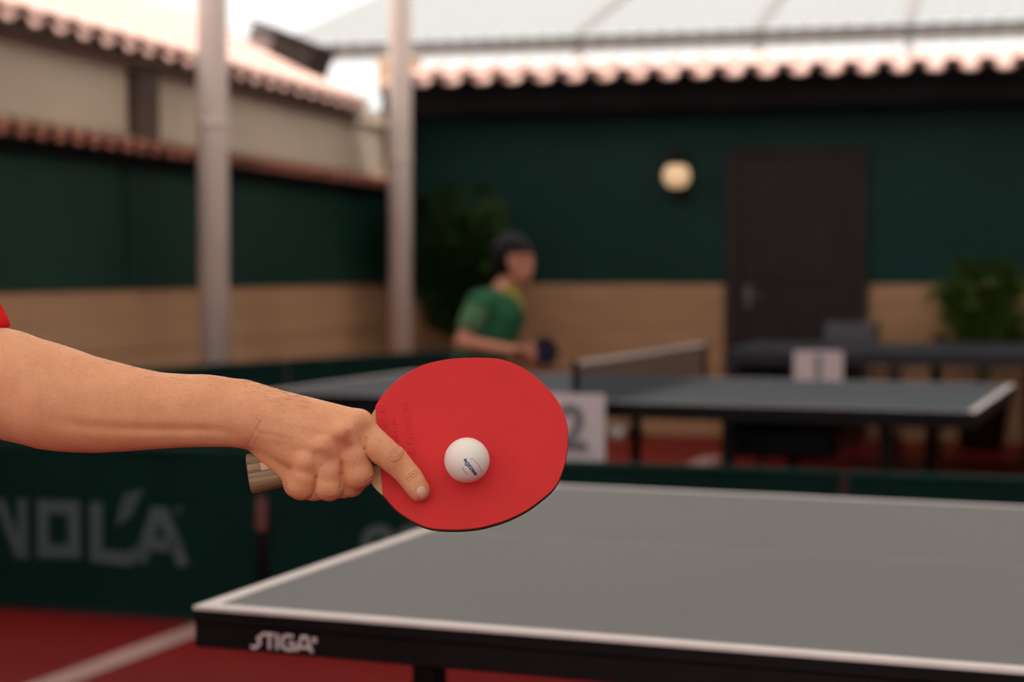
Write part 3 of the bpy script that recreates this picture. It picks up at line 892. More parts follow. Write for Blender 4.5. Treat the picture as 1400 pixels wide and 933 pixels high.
def smooth_poly(pts, it=1):
    for _ in range(it):
        out = [pts[0]]
        for a, b in zip(pts[:-1], pts[1:]):
            out.append((a[0] * .75 + b[0] * .25, a[1] * .75 + b[1] * .25)); out.append((a[0] * .25 + b[0] * .75, a[1] * .25 + b[1] * .75))
        out.append(pts[-1]); pts = out
    return pts
ols = smooth_poly(ol, 2)
def scale_poly(pts, k):
    cx = sum(p[0] for p in pts) / len(pts); cy = sum(p[1] for p in pts) / len(pts)
    return [(cx + (x - cx) * k, cy + (y - cy) * k) for x, y in pts]
mb = MB()
# top sheet with a small rounded rim
n = len(ols)
rings = [(1.0, -0.0022), (1.0, -0.0005), (0.9965, 0.0)]
vs = []
for k, z in rings: vs += [(x, y, z) for x, y in scale_poly(ols, k)]
fs = [(j * n + i, j * n + (i + 1) % n, (j + 1) * n + (i + 1) % n, (j + 1) * n + i) for j in range(2) for i in range(n)]
fs += [tuple(range(n))[::-1], tuple(2 * n + i for i in range(n))]
mb.add(vs, fs); rub = mb.build('red_rubber', M['rubber_red'], rk)
MB().prism(scale_poly(ols, 0.997), -0.0042, -0.0022).build('sponge', M['sponge'], rk)
MB().prism(scale_poly(ols, 0.999), -0.0128, -0.0098).build('black_rubber', M['rubber_black'], rk)
# edge tape all round the wood
et = scale_poly(ols, 1.0045); ei = scale_poly(ols, 0.9995)
vs = [(x, y, z) for z in (-0.0100, -0.0042) for x, y in et] + [(x, y, z) for z in (-0.0100, -0.0042) for x, y in ei]
fs = []
for i in range(n - 1):
    fs += [(i, i + 1, n + i + 1, n + i), (2 * n + i, 3 * n + i, 3 * n + i + 1, 2 * n + i + 1), (n + i, n + i + 1, 3 * n + i + 1, 3 * n + i), (i, 2 * n + i, 2 * n + i + 1, i + 1)]
MB().add(vs, fs).build('edge_tape', M['sponge'], rk)
neck = [uv_of(525, 675.4), uv_of(518, 669), uv_of(511, 662), uv_of(505, 652), uv_of(500, 640), uv_of(470, 642), uv_of(466, 600), uv_of(497, 592), uv_of(501, 580), uv_of(505, 569), uv_of(511.8, 556.8)]
MB().prism(scale_poly(ols, 0.999)[::-1] + scale_poly(ols, 0.999)[:0] if False else (ols[::-1][0:0] + scale_poly(ols, 0.9985) + neck[1:-1]), -0.0098, -0.0042).build('blade', M['ply'], rk)
# handle: lofted rounded sections along u
ub, vb = uv_of(340.5, 645.5); un, vn = uv_of(519, 613.5)
sec = []
NS = 28
def handle_half(t): return 0.0138 + 0.0034 * (1 - t) ** 2.2, 0.0118 - 0.0012 * t
mb = MB(); vs = []; ts = [0, 0.004, 0.012] + list(np.linspace(0.04, 0.94, 18)) + [0.97, 0.99, 1.0]
for t in ts:
    hw, hd = handle_half(t)
    if t == 0: hw -= 0.0015; hd -= 0.0015
    elif t == 0.004: hw -= 0.0005; hd -= 0.0005
    if t > 0.94: hd *= 1 - 0.38 * ((t - 0.94) / 0.06) ** 2
    for k in range(NS):
        a = 2 * math.pi * k / NS
        ca, sa = math.cos(a), math.sin(a)
        x = hw * math.copysign(abs(ca) ** 0.72, ca); z = hd * math.copysign(abs(sa) ** 0.85, sa)
        vs.append((ub + (un - ub) * t, vb + (vn - vb) * t + x, -0.007 + z))
fs = [(i * NS + k, i * NS + (k + 1) % NS, (i + 1) * NS + (k + 1) % NS, (i + 1) * NS + k) for i in range(len(ts) - 1) for k in range(NS)]
fs += [tuple(range(NS))[::-1], tuple((len(ts) - 1) * NS + k for k in range(NS))]
mb.add(vs, fs); hd_ = mb.build('handle', M['handle'], rk, True)
def on_handle(t, v, lift):
    hw, hd = handle_half(t)
    sa = max(0.0, 1 - abs(v / hw) ** (1 / 0.36)) ** 0.5 if True else 0
    return (ub + (un - ub) * t, vb + (vn - vb) * t + v, -0.007 + hd * sa ** 0.85 + lift)
def handle_strip(t0, t1, v0, v1, lift, name, m):
    nn = 12; vs = []
    for i in range(nn + 1):
        t = t0 + (t1 - t0) * i / nn
        for j in range(4):
            vs.append(on_handle(t, v0 + (v1 - v0) * j / 3, lift))
    for i in range(nn + 1):
        t = t0 + (t1 - t0) * i / nn
        for j in range(4):
            p = on_handle(t, v0 + (v1 - v0) * j / 3, -0.0006); vs.append(p)
    N = (nn + 1) * 4; fs = []
    for i in range(nn):
        for j in range(3):
            a = i * 4 + j; fs += [(a, a + 1, a + 5, a + 4), (a + N, a + 4 + N, a + 5 + N, a + 1 + N)]
        fs += [(i * 4, i * 4 + 4, i * 4 + 4 + N, i * 4 + N), (i * 4 + 3, i * 4 + 3 + N, i * 4 + 7 + N, i * 4 + 7)]
    fs += [(0, N, N + 1, 1), (1, N + 1, N + 2, 2), (2, N + 2, N + 3, 3)]
    MB().add(vs, fs).build(name, m, rk)
handle_strip(0.003, 0.97, 0.0058, 0.0066, 0.0001, 'inlay_line', M['handle_line'])
handle_strip(0.003, 0.97, -0.0022, -0.0016, 0.0001, 'inlay_line', M['handle_line'])
handle_strip(0.105, 0.30, -0.0014, 0.0056, 0.00025, 'handle_label', M['handle_label'])
# raised lettering on the rubber, reading across the blade
def emboss(txt, px, py, hgt_px, wid_px, rot=-math.pi / 2, lift=0.00042):
    tv, tf = text_mesh(txt, 1.0)
    xs_ = [v[0] for v in tv]; ys_ = [v[1] for v in tv]
    w_, h_ = max(xs_) - min(xs_), max(ys_) - min(ys_)
    cx, cy = (max(xs_) + min(xs_)) / 2, (max(ys_) + min(ys_)) / 2
    u0, v0 = uv_of(px, py); c, s = math.cos(rot), math.sin(rot)
    def mp(v, z):
        a = (v[0] - cx) / w_ * wid_px * UNIT; b = (v[1] - cy) / h_ * hgt_px * UNIT
        return (u0 + a * c - b * s, v0 + a * s + b * c, z)
    V, Fs = extrude_flat(tv, tf, lambda v: mp(v, -0.0001), lambda v: mp(v, lift))
    MB().add(V, Fs).build('raised_lettering', M['rubber_red'], rub)
emboss('MORISTO SP', 559, 588, 10, 76)
emboss('NITTAKU', 541, 592, 5, 40)
emboss('ITTF', 523, 570, 7, 34)
emboss('ITTF', 537, 664, 8, 26)

# ------------------------------------------------------------------ ball
def ball_center():
    # touching the rubber, seen at (639, 627)
    r = 0.0190
    yf = 627 + r / UNIT * math.sin(TILT)
    p = np.array((639.3, yf, face_d(yf)))
    c = V2W([p])[0] + v2w_dir(Nv) * (r + 0.0002)
    return c, r
bc, br = ball_center()
ball = thing('table_tennis_ball', 'white ball with small blue print resting on the red racket', 'ball', tuple(bc))
mb = MB()
nu, nv = 48, 24
vs = [(0, 0, -br)] + [(br * math.sin(math.pi * j / nv) * math.cos(2 * math.pi * i / nu), br * math.sin(math.pi * j / nv) * math.sin(2 * math.pi * i / nu), -br * math.cos(math.pi * j / nv)) for j in range(1, nv) for i in range(nu)] + [(0, 0, br)]
fs = [(0, 1 + (i + 1) % nu, 1 + i) for i in range(nu)]
for j in range(nv - 2):
    for i in range(nu): fs.append((1 + j * nu + i, 1 + j * nu + (i + 1) % nu, 1 + (j + 1) * nu + (i + 1) % nu, 1 + (j + 1) * nu + i))
top = len(vs) - 1
fs += [(top, 1 + (nv - 2) * nu + i, 1 + (nv - 2) * nu + (i + 1) % nu) for i in range(nu)]
mb.add(vs, fs); mb.build('shell', M['ball'], ball, True)
# print: local tangent frame placed at (dx, dy) px from the centre of the ball as seen
def ball_print(txt_or_pts, cx, cy, ang, wid, hgt, m, name, stroke=None):
    c, s = math.cos(ang), math.sin(ang)
    def mp(a, b, lift):
        x = (cx + a * c - b * s) * UNIT; y = (cy + a * s + b * c) * UNIT   # y down
        r = br + lift
        q = r * r - x * x - y * y
        zz = math.sqrt(max(q, 1e-9))
        wv = x * RT - y * UP - zz * FW
        return tuple(wv)
    if stroke is None:
        tv, tf = text_mesh(txt_or_pts, 1.0, 0.035)
        xs_ = [v[0] for v in tv]; ys_ = [v[1] for v in tv]
        w_, h_ = max(xs_) - min(xs_), max(ys_) - min(ys_); x0 = (max(xs_) + min(xs_)) / 2; y0 = (max(ys_) + min(ys_)) / 2
        V, Fs = extrude_flat(tv, tf, lambda v: mp((v[0] - x0) / w_ * wid, -(v[1] - y0) / h_ * hgt, -0.0001), lambda v: mp((v[0] - x0) / w_ * wid, -(v[1] - y0) / h_ * hgt, 0.00006))
    else:
        V, Fs = [], []
        pts = txt_or_pts
        for i, (a, b) in enumerate(pts):
            p0 = pts[max(i - 1, 0)]; p1 = pts[min(i + 1, len(pts) - 1)]
            d = Vector((p1[0] - p0[0], p1[1] - p0[1])).normalized(); nn = Vector((-d.y, d.x)) * stroke / 2
            V += [mp(a + nn.x, b + nn.y, 0.00006), mp(a - nn.x, b - nn.y, 0.00006)]
        Fs = [(2 * i, 2 * i + 1, 2 * i + 3, 2 * i + 2) for i in range(len(pts) - 1)]
    MB().add(V, Fs).build(name, m, ball)
ang = math.radians(55)
ball_print('eezz0e', 4.5, 8.0, ang + math.pi, 27, 6.5, M['ball_blue'], 'blue_print')
arc = [(11.5 * math.cos(a), 3.3 * math.sin(a)) for a in np.linspace(math.radians(-5), math.radians(-200), 18)]
ball_print([(x, y) for x, y in arc], 12.5, 5.5, ang, 0, 0, M['ball_grey'], 'oval_print', 0.7)
ball_print([(-9, 0), (9, 0)], 11.0, 6.8, ang, 0, 0, M['ball_grey'], 'oval_print', 0.9)
arc = [(6 * math.cos(a), 1.2 * math.sin(a)) for a in np.linspace(math.radians(10), math.radians(170), 10)]
ball_print(arc, -1.5, 12.2, ang, 0, 0, M['ball_grey'], 'oval_print', 0.8)

# ------------------------------------------------------------------ skin with fine relief and knuckle creases
def skin_mat():
    m = bpy.data.materials.new('skin_hand'); m.use_nodes = True
    nt = m.node_tree; L = nt.links.new; b = nt.nodes['Principled BSDF']
    b.inputs['Roughness'].default_value = 0.5
    b.inputs['Specular IOR Level'].default_value = 0.4
    b.inputs['Subsurface Weight'].default_value = 0.35
    b.inputs['Subsurface Radius'].default_value = (1.0, 0.35, 0.2)
    b.inputs['Subsurface Scale'].default_value = 0.0035
    geo = nt.nodes.new('ShaderNodeNewGeometry'); pos = geo.outputs['Position']
    def noise(sc, det=4, vec=pos):
        n = nt.nodes.new('ShaderNodeTexNoise'); n.inputs['Scale'].default_value = sc; n.inputs['Detail'].default_value = det
        L(vec, n.inputs[0]); return n.outputs[0]
    r = nt.nodes.new('ShaderNodeValToRGB'); r.color_ramp.elements[0].position = 0.3; r.color_ramp.elements[1].position = 0.72
    r.color_ramp.elements[0].color = (0.76, 0.355, 0.185, 1); r.color_ramp.elements[1].color = (0.84, 0.425, 0.235, 1)
    L(noise(45, 6), r.inputs[0])
    col = r.outputs[0]
    # redder skin over the knuckles
    red = nt.nodes.new('ShaderNodeAttribute'); red.attribute_name = 'redness'
    mx = nt.nodes.new('ShaderNodeMix'); mx.data_type = 'RGBA'; L(red.outputs['Fac'], mx.inputs[0]); L(col, mx.inputs[6])
    mx.inputs[7].default_value = (0.56, 0.17, 0.105, 1)
    col = mx.outputs[2]
    fr = nt.nodes.new('ShaderNodeMix'); fr.data_type = 'RGBA'; fr.blend_type = 'MULTIPLY'
    r2_ = nt.nodes.new('ShaderNodeValToRGB'); r2_.color_ramp.elements[0].position = 0.42; r2_.color_ramp.elements[1].position = 0.60
    r2_.color_ramp.elements[0].color = (0.86, 0.82, 0.80, 1); r2_.color_ramp.elements[1].color = (1, 1, 1, 1)
    L(noise(420, 3), r2_.inputs[0]); fr.inputs[0].default_value = 0.35; L(col, fr.inputs[6]); L(r2_.outputs[0], fr.inputs[7])
    L(fr.outputs[2], b.inputs['Base Color'])
    def bump(hgt, dist, prev=None, st=1.0):
        k = nt.nodes.new('ShaderNodeBump'); k.inputs['Distance'].default_value = dist; k.inputs['Strength'].default_value = st
        L(hgt, k.inputs['Height'])
        if prev is not None: L(prev, k.inputs['Normal'])
        return k.outputs[0]
    nb_ = bump(noise(1300, 3), 0.00025)
    vo = nt.nodes.new('ShaderNodeTexVoronoi'); vo.inputs['Scale'].default_value = 900; L(pos, vo.inputs[0])
    nb_ = bump(vo.outputs['Distance'], 0.00010, nb_)
    cr = nt.nodes.new('ShaderNodeAttribute'); cr.attribute_name = 'crease'
    nb_ = bump(cr.outputs['Fac'], 0.0016, nb_, 1.0)
    L(nb_, b.inputs['Normal'])
    return m
M['skin'] = skin_mat()

# ------------------------------------------------------------------ the arm and hand (work frame units)
XS = np.concatenate([np.arange(-150, 330, 3.0), np.arange(330, 602, 1.0)])
YS = np.arange(405, 700, 1.15); ZS = np.arange(-95, 85, 1.15)
f = Field(XS, YS, ZS)
# forearm: elliptical sections
ax_ = [-150, -100, -50, 0, 26, 51, 77, 103, 128, 159, 193, 224, 257, 283, 309, 335, 360, 385]
top_ = [520, 480, 452, 448, 453.5, 463, 470, 478.5, 487.5, 495.5, 504, 510, 512, 512, 515.5, 521, 530, 540]
bot_ = [560, 578, 592, 603, 608.5, 615, 618, 619.6, 620, 618.5, 616, 613.6, 611.8, 611, 611, 612, 607, 600]
dep_ = [30, 58, 66, 66, 65, 64, 62, 59, 55, 51, 46, 42, 38, 35.5, 34, 33.5, 32, 28]
dc_ = [-40, -34, -26, -18, -15, -12, -10, -8, -6, -4, -2, 0, 2, 3, 4, 5, 6, 8]
xi = XS[XS < 386]
def sm(a):
    v = np.interp(xi, ax_, a)
    k = np.array([1, 2, 3, 2, 1.]) / 9
    vp = np.pad(v, 2, mode='edge')
    return np.convolve(vp, k, 'valid')
T_, B_, W_, DCn = sm(top_), sm(bot_), sm(dep_), sm(dc_)
cy = ((T_ + B_) / 2)[:, None, None]; hy = ((B_ - T_) / 2)[:, None, None]; wz = W_[:, None, None]; dz = DCn[:, None, None]
Yg = YS[None, :, None]; Zg = ZS[None, None, :]
# super-ellipse with slightly flattened extensor side
ny = (Yg - cy) / hy; nz = (Zg - dz) / wz
q = (np.abs(ny) ** 2.15 + np.abs(nz) ** 2.15) ** (1 / 2.15)
D = (q - 1) * np.minimum(hy, wz) * 0.98
D = np.maximum(D, (xi[:, None, None] - 372.0) * 0.8)
# a long shallow valley between the muscle bellies
vy = 0.20 + 0.12 * np.clip((xi[:, None, None] - 60) / 240, 0, 1)
D = D + 2.6 * np.exp(-((ny - vy - 0.18) / 0.13) ** 2) * (nz > 0) * np.clip((xi[:, None, None] - 60) / 80, 0, 1) * np.clip((340 - xi[:, None, None]) / 60, 0, 1) * nz
f.F[:len(xi)] = np.minimum(f.F[:len(xi)], D.astype(np.float32))
# back of the hand: metacarpals
f.cone((336, 557, 6), (493, 580, 28), 35, 20.5, 14)
f.cone((342, 566, 8), (474, 593, 37), 34, 20.5, 14)
f.cone((342, 572, 8), (449, 611, 38), 34, 19.5, 14)
f.cone((345, 582, 2), (425, 629, 33), 30, 18.5, 14)
f.cone((362, 604, -4), (408, 634, 6), 24.5, 22, 12)         # heel of the hand
f.cone((345, 560, -22), (430, 580, -28), 24, 19, 14)         # thumb mount behind
f.cone((400, 590, -6), (470, 600, -4), 26, 18, 10)           # palm
# knuckle tops
for (x, y, d, r) in ((492, 577, 34, 17.5), (473, 591, 46, 16), (448, 608, 46, 16), (424, 627, 40, 15.5)):
    f.ell((x, y, d), (r, r, r), 10)
# hollow between the knuckles
for (x, y, d, r) in ((486, 590, 64, 8), (463, 603, 68, 9), (438, 619, 66, 9)):
    f.ell((x + 3, y + 3, d), (r, r, r + 2), 12, sub=True)
# tendons
for (a, b) in (((385, 556, 37.5), (482, 576, 44.5)), ((380, 570, 41), (462, 590, 49.5)), ((380, 582, 41), (436, 606, 49))):
    f.cone(a, b, 2.6, 3.2, 9)
f.cone((420, 648, 14), (482, 640, 18), 19, 19, 10)           # flesh between the bent fingers
f.cone((372, 618, 4), (408, 652, 10), 21, 19, 10)
# fingers on their own, crisp against each other
g_ = Field(XS, YS, ZS)
idx_f = [(492, 581, 26, 20), (517, 608, 30, 19.6), (527, 616, 30.5, 18.6), (540, 626.5, 29.5, 18.3), (551, 638, 28.5, 16.5), (561.5, 649.5, 29.5, 15.6), (568, 659, 31, 15.0), (574, 668.5, 32.5, 14.0)]
mid_f = [(476, 595, 36, 19.0), (487, 620, 34, 19.0), (492, 645, 29, 20.6), (481, 660.5, 12, 17.5), (478, 662, -14, 15), (476, 640, -34, 13)]
rin_f = [(451, 613, 37, 18.5), (454, 640, 34, 19.0), (453, 662, 29, 20.0), (449, 666, 8, 17), (444, 662, -18, 13.5), (440, 642, -36, 12.5)]
pin_f = [(426, 630, 32, 17.5), (421, 648, 31, 18.0), (415, 661.5, 25, 19.6), (408, 664, 4, 16.5), (405, 662, -16, 14), (408, 645, -32, 12)]
thu_f = [(400, 575, -32, 22), (448, 586, -40, 18), (490, 596, -42, 16.5), (525, 606, -40, 15), (545, 610, -38, 13.5)]
und_f = [(406, 663, 12, 16.5), (430, 666, 14, 17), (470, 663.5, 14, 17)]
for ch_ in (und_f, mid_f, rin_f, pin_f, idx_f, thu_f):
    h_ = Field(XS, YS, ZS)
    lo = min(p[0] for p in ch_) - 50; hi = max(p[0] for p in ch_) + 50
    i0, i1 = np.searchsorted(XS, lo), np.searchsorted(XS, hi)
    h_ = Field(XS[i0:i1], YS, ZS)
    for p, q2 in zip(ch_[:-1], ch_[1:]): h_.cone(p[:3], q2[:3], p[3], q2[3], 7, pad=14)
    if ch_ is idx_f:
        h_.ell((540, 625, 38), (13, 13, 11), 7)
        h_.ell((574, 668, 30), (15, 15, 13), 4)
    if ch_ is mid_f: h_.ell((497, 646, 34), (13, 14, 13), 6)
    if ch_ is rin_f: h_.ell((453, 664, 34), (13, 13, 12), 6)
    if ch_ is pin_f: h_.ell((413, 664, 31), (13, 12, 12), 6)
    A = g_.F[i0:i1]; Bf = h_.F; k = 2.2
    hh = np.maximum(k - np.abs(A - Bf), 0) / k
    g_.F[i0:i1] = np.minimum(A, Bf) - hh ** 3 * k / 6
k = 9.0
hh = np.maximum(k - np.abs(f.F - g_.F), 0) / k
f.F = np.minimum(f.F, g_.F) - hh ** 3 * k / 6
# crease lines pressed into the surface: (polyline, depth, width)
creases = [
    ([(505, 598, 44), (503, 612, 42), (507, 626, 34)], 3.0, 4.0),
    ([(472, 628, 50), (470.5, 645, 50), (470, 664, 44)], 3.2, 3.4),
    ([(444, 634, 52), (437, 650, 50), (434, 666, 44)], 2.8, 3.4),
    ([(337, 617, 20), (345, 603, 34), (356, 585, 42), (366, 572, 44)], 1.0, 6.0),
    ([(341, 622, 14), (351, 605, 30), (361, 590, 40)], 0.7, 4.0),
]
for pts, dp, wd in creases:
    for a, b in zip(pts[:-1], pts[1:]):
        a = np.array(a, float); b = np.array(b, float)
        sl, X, Y, Z = f.box(np.minimum(a, b) - (0, 0, 18), np.maximum(a, b) + (0, 0, 18), 3 * wd)
        d = b - a; d2 = d[:2]; t = np.clip(((X - a[0]) * d2[0] + (Y - a[1]) * d2[1]) / (d2 @ d2), 0, 1)
        rr2 = (X - a[0] - d2[0] * t) ** 2 + (Y - a[1] - d2[1] * t) ** 2
        cur = dp * np.exp(-rr2 / (wd * 0.6) ** 2) * (Z > a[2] - 22)
        f.F[sl] = np.maximum(f.F[sl], f.F[sl]) if False else f.F[sl] + cur.astype(np.float32) * 0.55
# room for the handle and the blade
hx0, hy0, hx1, hy1 = 330, 647.3, 519, 613.5
dvec = np.array((hx1 - hx0, hy1 - hy0), float); Lh = np.linalg.norm(dvec); dvec /= Lh
sl, X, Y, Z = f.box((325, 580, -40), (525, 690, 30), 2)
s_ = (X - hx0) * dvec[0] + (Y - hy0) * dvec[1]; v_ = -(X - hx0) * dvec[1] + (Y - hy0) * dvec[0]
dd = Z - ((Y - 605) * TT - 11.5)
hwv = (0.0138 + 0.0034 * (1 - np.clip(s_ / Lh, 0, 1)) ** 2.2) / UNIT; hdv = 0.0118 / UNIT
Dh = ((np.abs(v_ / hwv) ** 2.6 + np.abs(dd / hdv) ** 2.4) ** (1 / 2.5) - 1) * 18
Dh = np.maximum(Dh, s_ - Lh)
f.F[sl] = np.maximum(f.F[sl], -Dh)
sl, X, Y, Z = f.box((500, 480, -40), (602, 700, 40), 2)
Db = np.maximum(np.abs(Z - ((Y - 605) * TT - 10.5)) - 10.0, 508 - X)
f.F[sl] = np.maximum(f.F[sl], -Db)
f.F[0] = np.maximum(f.F[0], 1.0)
P, Q = f.mesh()
# crease and redness attributes
def pl_dist(P, pts):
    best = np.full(len(P), 1e9)
    for a, b in zip(pts[:-1], pts[1:]):
        a = np.array(a, float); b = np.array(b, float); d = b - a
        t = np.clip(((P[:, :2] - a) @ d) / (d @ d), 0, 1)
        best = np.minimum(best, np.hypot(*(P[:, :2] - a - np.outer(t, d)).T))
    return best
crease = np.ones(len(P))
front = P[:, 2] > 5
def add_cr(pts, w_, amt):
    global crease
    d = pl_dist(P, pts); crease = crease - amt * np.exp(-(d / w_) ** 2) * front
def arc_pts(cx, cy, rx, ry, a0, a1, rot, n=9):
    out = []
    for a in np.linspace(math.radians(a0), math.radians(a1), n):
        x, y = rx * math.cos(a), ry * math.sin(a)
        out.append((cx + x * math.cos(rot) - y * math.sin(rot), cy + x * math.sin(rot) + y * math.cos(rot)))
    return out
ri = math.radians(46)      # direction of the index finger
for (rx, ry, am) in ((3.0, 5.0, 0.5), (6.0, 8.0, 0.65), (8.8, 10.5, 0.5)):
    add_cr(arc_pts(543, 618, rx, ry, -70, 95, ri), 0.9, am)
    add_cr(arc_pts(543, 618, rx * 0.9, ry, 110, 250, ri), 0.9, am * 0.75)
ri2 = math.radians(55)
for off, am in ((0, 0.5), (3.5, 0.4), (-3.5, 0.3)):
    add_cr(arc_pts(566 + off * 0.5, 648 + off * 0.8, 2.2, 7.5, 100, 250, ri2), 0.8, am)
add_cr([(505, 657), (513, 652.5)], 0.8, 0.6); add_cr([(503, 654), (512, 648)], 0.7, 0.45); add_cr([(500, 662), (510, 658)], 0.7, 0.3)

add_cr([(450, 672), (456, 675), (462, 673)], 0.8, 0.35); add_cr([(477, 655), (483, 663)], 0.8, 0.5)
add_cr([(337, 616), (343, 603), (352, 588), (362, 572)], 2.0, 0.22); add_cr([(340, 621), (347, 607), (357, 592)], 1.6, 0.15)
add_cr([(346, 616), (353, 602), (360, 592)], 1.0, 0.25)
for (a, b) in (((346, 560), (384, 548)), ((360, 590), (420, 600)), ((392, 572), (440, 575))):
    add_cr([a, b], 3.0, -0.12)
red = np.zeros(len(P))
for (x, y, r, am) in ((478, 597, 13, 0.95), (497, 577, 11, 0.35), (454, 614, 9, 0.5), (430, 636, 10, 0.25), (545, 618, 9, 0.35), (500, 660, 18, 0.35), (453, 678, 14, 0.35), (410, 672, 14, 0.35), (577, 676, 12, 0.3), (340, 606, 12, 0.3)):
    red = np.maximum(red, am * np.exp(-((P[:, 0] - x) ** 2 + (P[:, 1] - y) ** 2) / r ** 2))
PW = V2W(P)

# ------------------------------------------------------------------ the rest of the person (metres, mostly outside the frame)
person_loc = (-0.93, 1.76, 0)
per = thing('person', 'person in red shirt reaching in from the left, holding the red racket', 'person', person_loc)
sh = V2W([(-262, 182, -60)])[0]; el = V2W([(-48, 527, -24)])[0]
bx, by = sh[0] - 0.17, sh[1] + 0.18          # torso axis
def person_field(h):
    return Field(np.arange(bx - 0.42, -0.38, h), np.arange(sh[1] - 0.16, by + 0.55, h), np.arange(-0.005, 1.80, h))
b_ = person_field(0.0085)
hipz, kneez = 0.93, 0.50
for s in (-1, 1):
    yy = by + s * 0.10
    b_.chain([(bx, yy, hipz, 0.095), (bx + (0.10 if s < 0 else -0.06), yy + s * 0.03, kneez, 0.06), (bx + (0.0 if s < 0 else -0.16), yy + s * 0.04, 0.09, 0.042)], 0.02)
    b_.cone((bx + (0.0 if s < 0 else -0.16), yy + s * 0.04, 0.05), (bx + (0.14 if s < 0 else -0.02), yy + s * 0.05, 0.04), 0.04, 0.033, 0.02)
b_.ell((bx, by, 1.0), (0.12, 0.165, 0.12), 0.04)
b_.ell((bx + 0.01, by, 1.24), (0.115, 0.17, 0.22), 0.05)
b_.cone((bx, by - 0.16, sh[2] - 0.01), (bx, by + 0.16, sh[2] - 0.01), 0.065, 0.065, 0.05)
b_.cone((bx, by - 0.15, sh[2] - 0.012), (sh[0], sh[1], sh[2] - 0.01), 0.06, 0.057, 0.03)
b_.cone((sh[0], sh[1], sh[2] - 0.01), tuple(el), 0.055, 0.043, 0.02)
b_.chain([(bx, by + 0.2, sh[2] - 0.02, 0.055), (bx - 0.03, by + 0.26, 1.10, 0.042), (bx + 0.03, by + 0.25, 0.88, 0.027), (bx + 0.05, by + 0.25, 0.80, 0.032)], 0.02)
b_.cone((bx + 0.005, by, 1.42), (bx + 0.03, by, 1.52), 0.058, 0.055, 0.03)
hc = (bx + 0.05, by - 0.0, 1.60)
b_.ell(hc, (0.095, 0.075, 0.115), 0.02)
b_.ell((hc[0] + 0.035, hc[1], hc[2] - 0.06), (0.055, 0.052, 0.06), 0.03)
b_.cone((hc[0] + 0.09, hc[1], hc[2] + 0.01), (hc[0] + 0.112, hc[1], hc[2] - 0.022), 0.010, 0.014, 0.012)
for s in (-1, 1):
    b_.ell((hc[0] - 0.005, hc[1] + s * 0.077, hc[2] - 0.01), (0.018, 0.008, 0.03), 0.006)
    b_.ell((hc[0] + 0.088, hc[1] + s * 0.032, hc[2] + 0.012), (0.012, 0.016, 0.010), 0.008, sub=True)
b_.cone((hc[0] + 0.088, hc[1] - 0.02, hc[2] - 0.055), (hc[0] + 0.088, hc[1] + 0.02, hc[2] - 0.055), 0.008, 0.008, 0.01)
lx, ly, lz = bx + 0.05, by + 0.25, 0.80
b_.cone((lx, ly, lz + 0.02), (lx + 0.01, ly, lz - 0.05), 0.030, 0.032, 0.01)
for i in range(4):
    fx = lx - 0.022 + i * 0.0215
    b_.cone((fx, ly, lz - 0.06), (fx + 0.004, ly - 0.008, lz - 0.105), 0.0095, 0.0088, 0.002)
    b_.cone((fx + 0.004, ly - 0.008, lz - 0.105), (fx + 0.004, ly - 0.028, lz - 0.135 - (0.006 if i in (1, 2) else 0)), 0.0088, 0.0075, 0.002)
b_.cone((lx + 0.03, ly - 0.005, lz - 0.01), (lx + 0.058, ly - 0.02, lz - 0.07), 0.012, 0.009, 0.004)
P2, Q2 = b_.mesh()
allP = np.concatenate([PW, P2]); allQ = np.concatenate([Q, Q2 + len(PW)])
body = np_mesh('body', allP, allQ, M['skin'], per)
for nm, arr in (('crease', np.concatenate([crease, np.ones(len(P2))])), ('redness', np.concatenate([red, np.zeros(len(P2))]))):
    at = body.data.attributes.new(nm, 'FLOAT', 'POINT'); at.data.foreach_set('value', arr.astype(np.float32))
for s in (-1, 1):
    MB().lathe([(0.001, -0.012), (0.009, -0.007), (0.012, 0), (0.009, 0.007), (0.001, 0.012)], 12, (hc[0] + 0.079, hc[1] + s * 0.032, hc[2] + 0.012)).build('eye', M['eye'], per, True, world=True)
    MB().tube([(hc[0] + 0.090, hc[1] + s * 0.018, hc[2] + 0.030), (hc[0] + 0.086, hc[1] + s * 0.034, hc[2] + 0.034), (hc[0] + 0.072, hc[1] + s * 0.050, hc[2] + 0.028)], 0.0035, 6).build('eyebrow', M['hair'], per, True, world=True)
MB().tube([(hc[0] + 0.085, hc[1] - 0.020, hc[2] - 0.056), (hc[0] + 0.094, hc[1], hc[2] - 0.055), (hc[0] + 0.085, hc[1] + 0.020, hc[2] - 0.056)], 0.0045, 8).build('lips', M['lip'], per, True, world=True)
# shirt
s_f = person_field(0.0062)
s_f.ell((bx, by, 1.0), (0.135, 0.185, 0.14), 0.05)
s_f.ell((bx + 0.01, by, 1.24), (0.135, 0.19, 0.23), 0.05)
s_f.cone((bx, by - 0.15, sh[2] - 0.012), (bx, by + 0.15, sh[2] - 0.012), 0.082, 0.082, 0.05)
s_f.cone((bx, by - 0.14, sh[2] - 0.012), (sh[0], sh[1], sh[2] - 0.01), 0.08, 0.078, 0.04)
s_f.cone((sh[0], sh[1], sh[2] - 0.01), tuple(V2W([(-92, 478, -34)])[0]), 0.078, 0.0625, 0.03)
s_f.cone((bx, by + 0.19, sh[2] - 0.02), (bx - 0.02, by + 0.25, 1.17), 0.078, 0.065, 0.03)
Zg3 = s_f.zs[None, None, :]; Xg3 = s_f.xs[:, None, None]; Yg3 = s_f.ys[None, :, None]
hem = V2W([(10, 453, 10)])[0]
cutz = np.where((Xg3 > bx + 0.16) & (Yg3 < by - 0.10), hem[2] + 0.0 - 0.03 * np.clip((Xg3 - hem[0]) / 0.1, -1, 0) * 0 , 0.90)
